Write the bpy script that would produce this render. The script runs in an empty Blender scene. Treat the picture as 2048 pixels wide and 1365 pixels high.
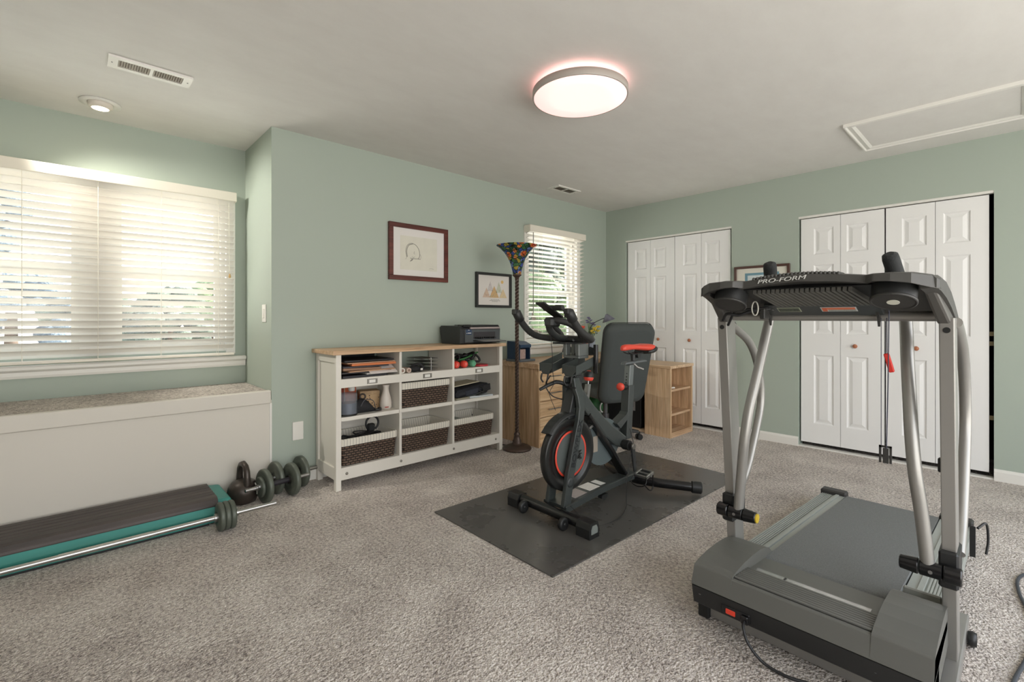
import bpy, math, random
from mathutils import Vector, Matrix
random.seed(7)
C = bpy.context.scene.collection
PI = math.pi
def rad(a): return math.radians(a)

# ---------------------------------------------------------------- materials
def lin(c):
    out = []
    for v in c:
        v = v / 255.0
        out.append(v / 12.92 if v <= 0.04045 else ((v + 0.055) / 1.055) ** 2.4)
    return tuple(out)
class NT:
    def __init__(s, name):
        s.m = bpy.data.materials.new(name); s.m.use_nodes = True
        s.t = s.m.node_tree; s.b = s.t.nodes['Principled BSDF']
    def n(s, typ, **kw):
        nd = s.t.nodes.new(typ)
        for k, v in kw.items():
            if k.startswith('i_'):
                key = k[2:]
                key = int(key) if key.isdigit() else key.replace('_', ' ')
                nd.inputs[key].default_value = v
            else: setattr(nd, k, v)
        return nd
    def l(s, a, b): s.t.links.new(a, b)
    def coord(s, kind='Object'): return s.n('ShaderNodeTexCoord').outputs[kind]
    def math(s, op, a, b=None):
        nd = s.n('ShaderNodeMath', operation=op)
        for i, v in enumerate((a, b)):
            if v is None: continue
            if isinstance(v, (int, float)): nd.inputs[i].default_value = v
            else: s.l(v, nd.inputs[i])
        return nd.outputs[0]
    def mapping(s, scale=(1, 1, 1), rot=(0, 0, 0), kind='Object'):
        mp = s.n('ShaderNodeMapping'); mp.inputs['Scale'].default_value = scale; mp.inputs['Rotation'].default_value = rot
        s.l(s.coord(kind), mp.inputs['Vector']); return mp.outputs[0]
    def noise(s, vec, scale=5, detail=3, rough=0.5):
        nd = s.n('ShaderNodeTexNoise'); nd.inputs['Scale'].default_value = scale
        nd.inputs['Detail'].default_value = detail; nd.inputs['Roughness'].default_value = rough
        s.l(vec, nd.inputs['Vector']); return nd.outputs['Fac']
    def ramp(s, fac, stops, interp='LINEAR'):
        nd = s.n('ShaderNodeValToRGB'); cr = nd.color_ramp; cr.interpolation = interp
        while len(cr.elements) < len(stops): cr.elements.new(0.5)
        for e, (p, c) in zip(cr.elements, stops):
            e.position = p; e.color = (*c, 1) if len(c) == 3 else c
        s.l(fac, nd.inputs[0]); return nd.outputs[0]
    def mix(s, fac, a, b):
        nd = s.n('ShaderNodeMix', data_type='RGBA')
        if isinstance(fac, (int, float)): nd.inputs[0].default_value = fac
        else: s.l(fac, nd.inputs[0])
        for i, v in ((6, a), (7, b)):
            if isinstance(v, tuple): nd.inputs[i].default_value = (*v, 1) if len(v) == 3 else v
            else: s.l(v, nd.inputs[i])
        return nd.outputs[2]
    def bump(s, h, strength=0.3, dist=0.01):
        nd = s.n('ShaderNodeBump'); nd.inputs['Strength'].default_value = strength; nd.inputs['Distance'].default_value = dist
        s.l(h, nd.inputs['Height']); s.l(nd.outputs[0], s.b.inputs['Normal'])
    def col(s, c):
        if isinstance(c, tuple): s.b.inputs['Base Color'].default_value = (*c, 1)
        else: s.l(c, s.b.inputs['Base Color'])
    def rough(s, r):
        if isinstance(r, (int, float)): s.b.inputs['Roughness'].default_value = r
        else: s.l(r, s.b.inputs['Roughness'])

def M(name, rgb, rough=0.5, metal=0.0, grain=0.0, gscale=300, var=0.0, vscale=8, spec=None):
    t = NT(name); c = lin(rgb); t.rough(rough); t.b.inputs['Metallic'].default_value = metal
    if spec is not None: t.b.inputs['Specular IOR Level'].default_value = spec
    if var:
        f = t.noise(t.coord(), vscale, 3)
        t.col(t.ramp(f, [(0.3, tuple(v * (1 - var) for v in c)), (0.7, tuple(min(1, v * (1 + var)) for v in c))]))
    else: t.col(c)
    if grain: t.bump(t.noise(t.coord(), gscale, 2), grain, 0.003)
    return t.m
def emit(name, rgb, strength):
    t = NT(name); t.col(lin(rgb)); t.b.inputs['Emission Color'].default_value = (*lin(rgb), 1)
    t.b.inputs['Emission Strength'].default_value = strength; return t.m
def wood(name, dark, mid, light, axis='z', scale=1.0, rough=0.5):
    t = NT(name); sc = {'x': (0.6, 9, 9), 'y': (9, 0.6, 9), 'z': (9, 9, 0.6)}[axis]
    v = t.mapping(tuple(k * scale for k in sc))
    f1 = t.noise(v, 3.2, 4, 0.55)
    sc2 = {'x': (2.5, 90, 90), 'y': (90, 2.5, 90), 'z': (90, 90, 2.5)}[axis]
    f2 = t.noise(t.mapping(tuple(k * scale for k in sc2)), 2.0, 2, 0.6)
    base = t.ramp(f1, [(0.3, lin(dark)), (0.5, lin(mid)), (0.68, lin(light))])
    fine = t.ramp(f2, [(0.35, (0.62, 0.58, 0.55)), (0.6, (1, 1, 1))])
    nd = t.n('ShaderNodeMix', data_type='RGBA', blend_type='MULTIPLY'); nd.inputs[0].default_value = 0.6
    t.l(base, nd.inputs[6]); t.l(fine, nd.inputs[7]); t.col(nd.outputs[2]); t.rough(rough)
    t.bump(f2, 0.08, 0.002); return t.m

# ---------------------------------------------------------------- mesh builder
class MB:
    def __init__(s): s.v = []; s.f = []; s.sm = []
    def add(s, vs, fs, smooth=False):
        o = len(s.v); s.v += [Vector(p) for p in vs]
        for f in fs: s.f.append([i + o for i in f]); s.sm.append(smooth)
        return s
    def box(s, x0, x1, y0, y1, z0, z1, mat=None):
        vs = [Vector((x, y, z)) for z in (z0, z1) for y in (y0, y1) for x in (x0, x1)]
        if mat: vs = [mat @ p for p in vs]
        return s.add(vs, [(0, 2, 3, 1), (4, 5, 7, 6), (0, 1, 5, 4), (2, 6, 7, 3), (0, 4, 6, 2), (1, 3, 7, 5)])
    def hexa(s, p):  # 8 points: bottom loop 4, top loop 4
        return s.add(p, [(3, 2, 1, 0), (4, 5, 6, 7), (0, 1, 5, 4), (1, 2, 6, 5), (2, 3, 7, 6), (3, 0, 4, 7)])
    def rbox(s, x0, x1, y0, y1, z0, z1, r=0.004, mat=None):
        # box with chamfered edges
        r = min(r, (x1 - x0) / 2.01, (y1 - y0) / 2.01, (z1 - z0) / 2.01)
        import itertools
        vs = []; idx = {}
        for sx, sy, sz in itertools.product((0, 1), repeat=3):
            X, Y, Z = (x0, x1)[sx], (y0, y1)[sy], (z0, z1)[sz]
            ix, iy, iz = (r if sx == 0 else -r), (r if sy == 0 else -r), (r if sz == 0 else -r)
            for k, p in enumerate(((X, Y + iy, Z + iz), (X + ix, Y, Z + iz), (X + ix, Y + iy, Z))):
                idx[(sx, sy, sz, k)] = len(vs); vs.append(Vector(p))
        if mat: vs = [mat @ p for p in vs]
        g = lambda a, b, c, k: idx[(a, b, c, k)]
        fs = []
        for a in (0, 1):
            q = [g(a, 0, 0, 0), g(a, 1, 0, 0), g(a, 1, 1, 0), g(a, 0, 1, 0)]; fs.append(q if a else q[::-1])
            q = [g(0, a, 0, 1), g(0, a, 1, 1), g(1, a, 1, 1), g(1, a, 0, 1)]; fs.append(q if a else q[::-1])
            q = [g(0, 0, a, 2), g(1, 0, a, 2), g(1, 1, a, 2), g(0, 1, a, 2)]; fs.append(q if a else q[::-1])
        for a in (0, 1):
            for b in (0, 1):
                q = [g(a, b, 0, 0), g(a, b, 0, 1), g(a, b, 1, 1), g(a, b, 1, 0)]; fs.append(q if (a == b) else q[::-1])
                q = [g(a, 0, b, 0), g(a, 0, b, 2), g(a, 1, b, 2), g(a, 1, b, 0)]; fs.append(q if (a != b) else q[::-1])
                q = [g(0, a, b, 1), g(0, a, b, 2), g(1, a, b, 2), g(1, a, b, 1)]; fs.append(q if (a == b) else q[::-1])
        for a in (0, 1):
            for b in (0, 1):
                for c in (0, 1):
                    q = [g(a, b, c, 0), g(a, b, c, 1), g(a, b, c, 2)]; fs.append(q if (a + b + c) % 2 else q[::-1])
        return s.add(vs, fs)
    def prism(s, poly, axis, a, b, mat=None, smooth=False):
        # poly: 2D points; axis 'y': (x,z) extruded over y; 'x': (y,z); 'z': (x,y)
        def p3(p, h):
            v = {'y': (p[0], h, p[1]), 'x': (h, p[0], p[1]), 'z': (p[0], p[1], h)}[axis]
            v = Vector(v); return mat @ v if mat else v
        n = len(poly); vs = [p3(p, a) for p in poly] + [p3(p, b) for p in poly]
        s.add(vs, [list(range(n))[::-1], list(range(n, 2 * n))])
        s.add(vs, [(i, (i + 1) % n, n + (i + 1) % n, n + i) for i in range(n)], smooth)
        return s
    def loft(s, rings, closed_ring=True, caps=True, smooth=True, loop=False):
        n = len(rings[0]); vs = [p for r in rings for p in r]; fs = []
        m = len(rings)
        for i in range(m if loop else m - 1):
            for j in range(n if closed_ring else n - 1):
                a, b = i * n + j, i * n + (j + 1) % n
                c, d = ((i + 1) % m) * n + (j + 1) % n, ((i + 1) % m) * n + j
                fs.append((a, b, c, d))
        s.add(vs, fs, smooth)
        if caps and closed_ring and not loop:
            s.add(list(rings[0]), [list(range(n))[::-1]]); s.add(list(rings[-1]), [list(range(n))])
        return s
    def tube(s, pts, r, n=12, closed=False, flat=1.0, up=None):
        pts = [Vector(p) for p in pts]; m = len(pts)
        rs = r if isinstance(r, (list, tuple)) else [r] * m
        rings = []; prev = None
        for i, p in enumerate(pts):
            if closed: t = pts[(i + 1) % m] - pts[i - 1]
            else: t = pts[min(i + 1, m - 1)] - pts[max(i - 1, 0)]
            t.normalize()
            if prev is None:
                ref = Vector(up) if up else (Vector((0, 0, 1)) if abs(t.z) < 0.9 else Vector((1, 0, 0)))
            else: ref = prev
            u = (ref - t * ref.dot(t)).normalized(); w = t.cross(u); prev = u
            rings.append([p + (u * math.cos(2 * PI * k / n) * flat + w * math.sin(2 * PI * k / n)) * rs[i] for k in range(n)])
        return s.loft(rings, caps=not closed, loop=closed)
    def cyl(s, a, b, r, r2=None, n=20, bev=0.0):
        a, b = Vector(a), Vector(b); r2 = r if r2 is None else r2; t = (b - a).normalized()
        ref = Vector((0, 0, 1)) if abs(t.z) < 0.9 else Vector((1, 0, 0))
        u = (ref - t * ref.dot(t)).normalized(); w = t.cross(u)
        prof = [(0, r), (1, r2)]; L = (b - a).length
        if bev: prof = [(0, r - bev), (bev / L, r), (1 - bev / L, r2), (1, r2 - bev)]
        ring = lambda f, q: [a + t * (f * L) + (u * math.cos(2 * PI * k / n) + w * math.sin(2 * PI * k / n)) * q for k in range(n)]
        rings = [ring(f, q) for f, q in prof]
        for i in range(len(rings) - 1): s.loft(rings[i:i + 2], caps=False)
        s.add(rings[0], [list(range(n))[::-1]]); s.add(rings[-1], [list(range(n))]); return s
    def lathe(s, prof, at=(0, 0, 0), n=28, axis=(0, 0, 1), smooth=True, caps=True):
        at = Vector(at); t = Vector(axis).normalized()
        ref = Vector((1, 0, 0)) if abs(t.x) < 0.9 else Vector((0, 1, 0))
        u = (ref - t * ref.dot(t)).normalized(); w = t.cross(u)
        rings = [[at + t * z + (u * math.cos(2 * PI * k / n) + w * math.sin(2 * PI * k / n)) * max(r, 1e-5) for k in range(n)] for r, z in prof]
        return s.loft(rings, smooth=smooth, caps=caps)
    def sphere(s, c, r, n=14, sc=(1, 1, 1)):
        rings = []; c = Vector(c)
        for i in range(1, n):
            a = PI * i / n
            rings.append([c + Vector((r * sc[0] * math.sin(a) * math.cos(2 * PI * k / (2 * n)), r * sc[1] * math.sin(a) * math.sin(2 * PI * k / (2 * n)), -r * sc[2] * math.cos(a))) for k in range(2 * n)])
        return s.loft(rings)
    def build(s, name, mat, parent=None, local=False, bevel=0.0, subsurf=0, seg=2):
        me = bpy.data.meshes.new(name); vs = s.v
        loc = Vector((0, 0, 0))
        root = parent
        while root is not None and root.parent is not None: root = root.parent
        if root is not None and not local:
            inv = (Matrix.Translation(root.location) @ root.rotation_euler.to_matrix().to_4x4()).inverted()
            vs = [inv @ p for p in vs]
        elif root is None:
            lo = [min(p[i] for p in vs) for i in range(3)]; hi = [max(p[i] for p in vs) for i in range(3)]
            loc = Vector(((lo[0] + hi[0]) / 2, (lo[1] + hi[1]) / 2, lo[2])); vs = [p - loc for p in vs]
        me.from_pydata([tuple(p) for p in vs], [], s.f); me.update()
        me.polygons.foreach_set('use_smooth', s.sm)
        o = bpy.data.objects.new(name, me); C.objects.link(o); o.location = loc
        if parent is not None: o.parent = parent
        if mat: me.materials.append(mat)
        if bevel:
            b = o.modifiers.new('b', 'BEVEL'); b.width = bevel; b.segments = seg; b.limit_method = 'ANGLE'; b.angle_limit = rad(40)
        if subsurf:
            q = o.modifiers.new('s', 'SUBSURF'); q.levels = subsurf; q.render_levels = subsurf
        return o
def thing(name, label, cat, loc=(0, 0, 0), rz=0.0, group=None):
    o = bpy.data.objects.new(name, None); C.objects.link(o); o.empty_display_size = 0.1
    o.location = loc; o.rotation_euler = (0, 0, rz); o['label'] = label; o['category'] = cat
    if group: o['group'] = group
    return o
def tag(o, label, cat, group=None):
    o['label'] = label; o['category'] = cat
    if group: o['group'] = group
    return o
def struct(o, label=None, cat=None):
    o['kind'] = 'structure'
    if label: o['label'] = label
    if cat: o['category'] = cat
    return o
def copy_tree(o, parent=None):
    c = o.copy(); C.objects.link(c); c.parent = parent
    for ch in list(o.children): copy_tree(ch, c)
    return c
def bez(pts, n=8):
    # Catmull-Rom through pts
    P = [Vector(p) for p in pts]; P = [P[0] * 2 - P[1]] + P + [P[-1] * 2 - P[-2]]; out = []
    for i in range(1, len(P) - 2):
        for k in range(n):
            t = k / n
            out.append(0.5 * ((2 * P[i]) + (P[i + 1] - P[i - 1]) * t + (2 * P[i - 1] - 5 * P[i] + 4 * P[i + 1] - P[i + 2]) * t * t + (3 * P[i] - P[i - 1] - 3 * P[i + 1] + P[i + 2]) * t ** 3))
    out.append(P[-2]); return out
def text_into(mb, s, size, mat, shear=0.0, extrude=0.0008, stretch=1.0, bold=0.0):
    cu = bpy.data.curves.new('t', 'FONT'); cu.body = s; cu.size = size; cu.extrude = extrude; cu.shear = shear; cu.offset = bold
    cu.align_x = 'CENTER'; cu.align_y = 'CENTER'
    o = bpy.data.objects.new('t', cu); C.objects.link(o)
    bpy.context.view_layer.update()
    me = o.to_mesh()
    mb.add([mat @ Vector((v.co.x * stretch, v.co.y, v.co.z)) for v in me.vertices], [list(p.vertices) for p in me.polygons])
    o.to_mesh_clear(); bpy.data.objects.remove(o); bpy.data.curves.remove(cu)
    return mb
def frame(origin, xdir, ydir):
    x = Vector(xdir).normalized(); y = Vector(ydir); y = (y - x * y.dot(x)).normalized(); z = x.cross(y)
    return Matrix(((x.x, y.x, z.x, origin[0]), (x.y, y.y, z.y, origin[1]), (x.z, y.z, z.z, origin[2]), (0, 0, 0, 1)))
EXPO = 1.15; SKY = 2.0; SPOT_W = 1.0; SPOT2_W = 50; SUN_W = 15
# ---------------------------------------------------------------- shared materials
def wall_paint():
    t = NT('sage_paint'); t.col(lin((170, 181, 169))); t.rough(0.6)
    t.bump(t.noise(t.coord(), 180, 2), 0.05, 0.002); return t.m
def ceiling_paint():
    t = NT('ceiling_paint'); f = t.noise(t.mapping((1, 2, 1)), 3, 5, 0.65)
    t.col(t.ramp(f, [(0.25, lin((220, 217, 212))), (0.75, lin((228, 226, 221)))])); t.rough(0.85)
    t.bump(t.noise(t.mapping((1, 2, 1)), 16, 5, 0.7), 0.10, 0.006); return t.m
def carpet(name='carpet'):
    t = NT(name); co = t.coord()
    big = t.noise(co, 3.4, 5, 0.65); mid = t.noise(co, 70, 2, 0.6); fine = t.noise(co, 210, 2, 0.7)
    vor = t.n('ShaderNodeTexVoronoi'); vor.inputs['Scale'].default_value = 120; t.l(co, vor.inputs['Vector'])
    mixv = t.math('ADD', t.math('MULTIPLY', mid, 0.42), t.math('ADD', t.math('MULTIPLY', fine, 0.36), t.math('MULTIPLY', big, 0.22)))
    t.col(t.ramp(mixv, [(0.37, lin((112, 103, 97))), (0.455, lin((186, 175, 166))), (0.535, lin((224, 214, 204))), (0.61, lin((250, 243, 234)))]))
    t.rough(0.95); t.b.inputs['Specular IOR Level'].default_value = 0.1
    t.b.inputs['Sheen Weight'].default_value = 0.15
    h = t.math('ADD', t.math('MULTIPLY', vor.outputs['Distance'], -0.8), t.math('ADD', mid, t.math('MULTIPLY', fine, 0.5)))
    t.bump(h, 0.9, 0.012); return t.m
def glass_mat():
    t = NT('window_glass'); tr = t.n('ShaderNodeBsdfTransparent'); gl = t.n('ShaderNodeBsdfGlossy')
    tr.inputs[0].default_value = (0.96, 0.98, 0.98, 1); gl.inputs['Roughness'].default_value = 0.02
    mx = t.n('ShaderNodeMixShader'); mx.inputs[0].default_value = 0.05
    t.l(tr.outputs[0], mx.inputs[1]); t.l(gl.outputs[0], mx.inputs[2])
    t.l(mx.outputs[0], t.t.nodes['Material Output'].inputs[0]); return t.m
def slat_mat():
    t = NT('blind_slat'); t.col(lin((236, 232, 224))); t.rough(0.4)
    tl = t.n('ShaderNodeBsdfTranslucent'); tl.inputs[0].default_value = (*lin((250, 244, 232)), 1)
    mx = t.n('ShaderNodeMixShader'); mx.inputs[0].default_value = 0.15
    t.l(t.b.outputs[0], mx.inputs[1]); t.l(tl.outputs[0], mx.inputs[2])
    t.l(mx.outputs[0], t.t.nodes['Material Output'].inputs[0]); return t.m
MW = wall_paint(); MCEIL = ceiling_paint(); MCARP = carpet()
MTRIM = M('white_trim', (232, 230, 223), 0.4)
MDOOR = M('door_white', (238, 238, 236), 0.4, grain=0.06, gscale=90)
MGLASS = glass_mat(); MSLAT = slat_mat()
MBLIND = M('blind_cream', (236, 230, 216), 0.4)
MSEAT = M('seat_paint', (214, 209, 198), 0.5)
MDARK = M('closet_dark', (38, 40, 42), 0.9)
MBLACK = M('black_plastic', (32, 33, 33), 0.45)
MBLACKG = M('black_gloss', (22, 22, 23), 0.25)
MRUBBER = M('rubber', (38, 38, 38), 0.7)
MCHROME = M('chrome', (190, 190, 188), 0.3, 1.0)
MSILVER = M('silver_paint', (156, 154, 149), 0.38, 0.55)
MSTEEL = M('steel', (150, 150, 148), 0.35, 0.9)
MWHITE = M('white_paper', (236, 234, 228), 0.7)
MKNOB = M('knob_wood', (176, 112, 78), 0.4)
MRED = M('red_plastic', (214, 58, 48), 0.4)

# ---------------------------------------------------------------- shell
XR, YL, YB, ZC = 4.774, 3.43, 4.08, 2.44
XW, YS = -1.75, -1.75
floor = MB().box(XW - 0.12, XR + 0.75, YS - 0.12, YB + 0.12, -0.1, 0.0).build('floor', MCARP); struct(floor, 'speckled beige cut pile carpet', 'floor')
struct(MB().box(XW - 0.12, XR + 0.75, YS - 0.12, YB + 0.12, ZC, ZC + 0.1).build('ceiling', MCEIL), 'white textured ceiling', 'ceiling')
def wall_x(name, x0, x1, y0, y1, holes):   # wall lying in the XZ plane, holes: (xa, xb, za, zb)
    m = MB(); xs = x0
    for xa, xb, za, zb in holes:
        m.box(xs, xa, y0, y1, 0, ZC)
        if za > 0: m.box(xa, xb, y0, y1, 0, za)
        m.box(xa, xb, y0, y1, zb, ZC); xs = xb
    m.box(xs, x1, y0, y1, 0, ZC); return struct(m.build(name, MW))
def wall_y(name, x0, x1, y0, y1, holes):
    m = MB(); ys = y0
    for ya, yb, za, zb in holes:
        m.box(x0, x1, ys, ya, 0, ZC)
        if za > 0: m.box(x0, x1, ya, yb, 0, za)
        m.box(x0, x1, ya, yb, zb, ZC); ys = yb
    m.box(x0, x1, ys, y1, 0, ZC); return struct(m.build(name, MW))
W1 = (-0.60, 0.86, 0.90, 2.03); W2 = (3.42, 4.20, 0.89, 2.03)
wall_x('wall_left', 0.988, XR, YL, YL + 0.12, [W2])
wall_y('wall_bay_side', 0.988, 1.108, YL + 0.12, YB, [])
wall_x('wall_bay', -0.86, 1.108, YB, YB + 0.12, [W1])
wall_y('wall_bay_end', -0.86, -0.74, YL + 0.12, YB, [])
wall_x('wall_left_near', XW, -0.74, YL, YL + 0.12, [])
C1 = (1.932, 3.153, 0, 2.055); C2 = (0.115, 1.344, 0, 2.055)
wall_y('wall_right', XR, XR + 0.12, YS, YL + 0.12, [C2, C1])
wall_x('wall_back', XW, XR, YS - 0.12, YS, [(-1.4, 3.9, 0.2, 2.3)])
wn = wall_y('wall_near', XW - 0.12, XW, YS - 0.12, YL + 0.12, []); wn.data.materials[0] = M('unseen_wall_dark', (120, 112, 104), 0.7)  # unseen wall given a dark colour to cut bounce light on the treadmill front
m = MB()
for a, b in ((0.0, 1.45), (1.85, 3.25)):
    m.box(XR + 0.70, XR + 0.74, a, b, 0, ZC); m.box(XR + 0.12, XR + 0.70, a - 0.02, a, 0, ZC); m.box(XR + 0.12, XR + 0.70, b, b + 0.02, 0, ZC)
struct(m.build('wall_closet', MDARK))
# baseboards
def base_prof(h=0.082): return [(0, 0), (0.014, 0), (0.014, h - 0.018), (0.006, h), (0, h)]
def baseboard(name, a, b, axis):
    m = MB(); p = base_prof()
    if axis == 'x': m.prism([(YL - u, z) for u, z in p], 'x', a, b)
    else: m.prism([(XR - u, z) for u, z in p], 'y', a, b)
    return struct(m.build(name, MTRIM))
baseboard('baseboard_left', 0.99, XR, 'x')
for nm, a, b in (('baseboard_right', 1.344, 1.932), ('baseboard_right_near', YS, 0.115), ('baseboard_right_corner', 3.153, YL)): baseboard(nm, a, b, 'y')
# ---------------------------------------------------------------- bifold closet doors
def leaf(m, y0, y1, p0, p1, x=XR + 0.022, z0=0.045, z1=2.03, th=0.03):
    pans = [(0.218, 0.822), (1.008, 1.615), (1.707, 1.938)]
    m.box(x + 0.010, x + th, y0, y1, z0, z1)
    ys = [y0, p0, p1, y1]; zs = [z0] + [v for p in pans for v in p] + [z1]
    for i in range(3):
        for j in range(7):
            if i == 1 and j % 2 == 1:
                a, b, c, d = ys[1], ys[2], zs[j], zs[j + 1]
                R = []
                for ins, dep in ((0, 0), (0.010, 0.009), (0.018, 0.009), (0.042, 0.001)):
                    R.append([Vector((x + dep, a + ins, c + ins)), Vector((x + dep, b - ins, c + ins)), Vector((x + dep, b - ins, d - ins)), Vector((x + dep, a + ins, d - ins))])
                m.loft(R, caps=False, smooth=False); m.add(R[-1], [(0, 1, 2, 3)])
            else: m.add([(x, ys[i], zs[j]), (x, ys[i + 1], zs[j]), (x, ys[i + 1], zs[j + 1]), (x, ys[i], zs[j + 1])], [(0, 1, 2, 3)])
    for a, b, c, d in ((y0, y0, z0, z1), (y1, y1, z0, z1)): m.add([(x, a, c), (x + 0.011, a, c), (x + 0.011, a, d), (x, a, d)], [(0, 1, 2, 3)])
    for zz in (z0, z1): m.add([(x, y0, zz), (x + 0.011, y0, zz), (x + 0.011, y1, zz), (x, y1, zz)], [(0, 1, 2, 3)])
    return m
def bifold(name, label, ya, yf, yb, side, knob):
    # ya > yf > yb ; two leaves folding at yf
    r = thing(name, label, 'closet door', (XR + 0.022, (ya + yb) / 2, 0.045)); r['kind'] = 'structure'
    leaf(MB(), yf + 0.0015, ya, yf + 0.050, yf + 0.198).build('door_leaf', MDOOR, r)
    leaf(MB(), yb, yf - 0.0015, yf - 0.192, yf - 0.044).build('door_leaf', MDOOR, r)
    MB().lathe([(0.006, 0), (0.007, 0.012), (0.016, 0.017), (0.0175, 0.023), (0.012, 0.029), (0, 0.030)], (XR + 0.022, knob, 0.912), 18, (-1, 0, 0)).build('door_knob', MKNOB, r)
bifold('door_1', 'white paneled bifold closet leaves nearest the room corner', 3.135, 2.838, 2.547, 0, 2.732)
bifold('door_2', 'white bifold closet leaves behind the treadmill left upright', 2.541, 2.249, 1.95, 0, 2.371)
bifold('door_3', 'white bifold closet leaves left of the dark center gap behind the treadmill', 1.330, 1.032, 0.735, 0, 0.926)
bifold('door_4', 'white bifold closet leaves at the far right beside the open gap', 0.725, 0.427, 0.140, 0, 0.536)
MJAMB = M('jamb_shade', (150, 158, 150), 0.6)
for k, (a, b, _, zt) in enumerate((C1, C2)):
    m = MB().box(XR + 0.004, XR + 0.05, a, b, zt - 0.018, zt); struct(m.build('trim_%d' % (k + 1), MTRIM))
    m = MB().box(XR - 0.002, XR + 0.06, a, b, 0.0, 0.012); struct(m.build('trim_%d' % (k + 3), MTRIM))
m = MB()
for z in (0.42, 0.95, 1.02): m.box(XR + 0.026, XR + 0.05, 0.116, 0.138, z, z + 0.03)
struct(m.build('trim_5', M('hinge_brass', (120, 110, 86), 0.4, 0.8)))

# ---------------------------------------------------------------- windows
def window(name, W, Y, units, meet):
    r = thing(name, 'white double hung window behind blinds', 'window', ((W[0] + W[1]) / 2, Y + 0.06, W[2])); r['kind'] = 'structure'
    m = MB(); x0, x1, z0, z1 = W; ya, yb = Y + 0.035, Y + 0.115
    for a, b in ((x0, x0 + 0.03), (x1 - 0.03, x1)): m.box(a, b, ya, yb, z0, z1)
    m.box(x0 + 0.03, x1 - 0.03, ya, yb, z0, z0 + 0.03); m.box(x0 + 0.03, x1 - 0.03, ya, yb, z1 - 0.03, z1)
    for i in range(len(units) - 1): m.box(units[i][1] + 0.0, units[i + 1][0] - 0.0, ya - 0.03, yb - 0.005, z0 + 0.03, z1 - 0.03)
    m.build('window_frame', MTRIM, r)
    for a, b in units:
        for up in (0, 1):
            za, zb = (meet, z1 - 0.03) if up else (z0 + 0.03, meet + 0.03)
            y = Y + (0.085 if up else 0.055); s = MB(); w = 0.038
            s.box(a, a + w, y, y + 0.025, za, zb); s.box(b - w, b, y, y + 0.025, za, zb)
            s.box(a + w, b - w, y, y + 0.025, za, za + w); s.box(a + w, b - w, y, y + 0.025, zb - w, zb)
            sash = s.build('sash', MTRIM, r)
            MB().box(a + w, b - w, y + 0.010, y + 0.014, za + w, zb - w).build('pane', MGLASS, sash)
    c = MB(); w = 0.055                                # casing and jamb lining
    c.box(x0 - w, x0 + 0.004, Y - 0.016, Y + 0.04, z0 - 0.02, z1 + w); c.box(x1 - 0.004, x1 + w, Y - 0.016, Y + 0.04, z0 - 0.02, z1 + w)
    c.box(x0 + 0.004, x1 - 0.004, Y - 0.016, Y + 0.04, z1 - 0.004, z1 + w); c.build('window_casing', MTRIM, r)
    return r
w1 = window('window_1', W1, YB, [(-0.57, 0.04), (0.217, 0.83)], 1.455)
MB().rbox(-0.74, 0.986, YB - 0.05, YB + 0.04, 0.83, 0.862, 0.008).build('window_sill', MTRIM, w1)
MB().prism([(YB, 0.785), (YB - 0.018, 0.785), (YB - 0.022, 0.80), (YB - 0.022, 0.822), (YB - 0.034, 0.83), (YB, 0.83)], 'x', -0.73, 0.984).build('sill_apron', MTRIM, w1)
w2 = window('window_2', W2, YL, [(3.45, 4.17)], 1.42)
MB().rbox(3.335, 4.285, YL - 0.055, YL + 0.04, 0.835, 0.86, 0.008).build('window_sill', MTRIM, w2)
MB().prism([(YL, 0.775), (YL - 0.018, 0.775), (YL - 0.022, 0.79), (YL - 0.022, 0.825), (YL - 0.034, 0.835), (YL, 0.835)], 'x', 3.35, 4.27).build('sill_apron', MTRIM, w2)

def blind(label, x0, x1, Y, zt, zb, pitch, tilt, cords, loc_label, valh=0.068):
    r = thing('window_blind', label, 'blind', ((x0 + x1) / 2, Y, zb), 0)
    MB().rbox(x0 - 0.012, x1 + 0.012, Y - 0.045, Y - 0.033, zt, zt + valh, 0.004).box(x0 - 0.012, x0 - 0.002, Y - 0.035, Y + 0.045, zt, zt + valh).box(x1 + 0.002, x1 + 0.012, Y - 0.035, Y + 0.045, zt, zt + valh).box(x0, x1, Y - 0.03, Y + 0.03, zt + 0.012, zt + 0.05).build('valance', MBLIND, r)
    m = MB(); z = zt - 0.008; k = 0
    while z > zb + 0.05:
        tt = rad(tilt + random.uniform(-1.5, 1.5)); hw = 0.025; rings = []
        for q in range(5):
            u = -1 + q * 0.5; cup = 0.0025 * (1 - u * u)
            yy = u * hw * math.cos(tt) + cup * math.sin(tt); zz = -u * hw * math.sin(tt) + cup * math.cos(tt)
            rings.append((Y + yy, z + zz))
        th = 0.0024
        pts = rings + [(a, b - th) for a, b in rings[::-1]]
        n = len(pts); vs = [(x0, a, b) for a, b in pts] + [(x1, a, b) for a, b in pts]
        m.add(vs, [list(range(n)), list(range(n, 2 * n))[::-1]] + [(i, (i + 1) % n, n + (i + 1) % n, n + i) for i in range(n)])
        z -= pitch
    m.build('slats', MSLAT, r)
    MB().rbox(x0, x1, Y - 0.026, Y + 0.026, zb, zb + 0.018, 0.004).build('bottom_rail', MBLIND, r)
    m = MB()
    for x in cords:
        for dy in (-0.027, 0.027): m.tube([(x, Y + dy, zb), (x, Y + dy, zt + 0.01)], 0.0012, 6)
    m.build('ladder_cords', MBLIND, r)
    return r
b1 = blind('wide cream slatted blind over the double window above the bench', -0.625, 0.895, YB - 0.058, 2.015, 0.872, 0.0445, 37, (-0.21, 0.128, 0.455, 0.79), '')
m = MB().tube([(0.855, YB - 0.10, 2.0), (0.857, YB - 0.10, 1.6), (0.86, YB - 0.10, 1.475)], 0.0015, 6)
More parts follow.
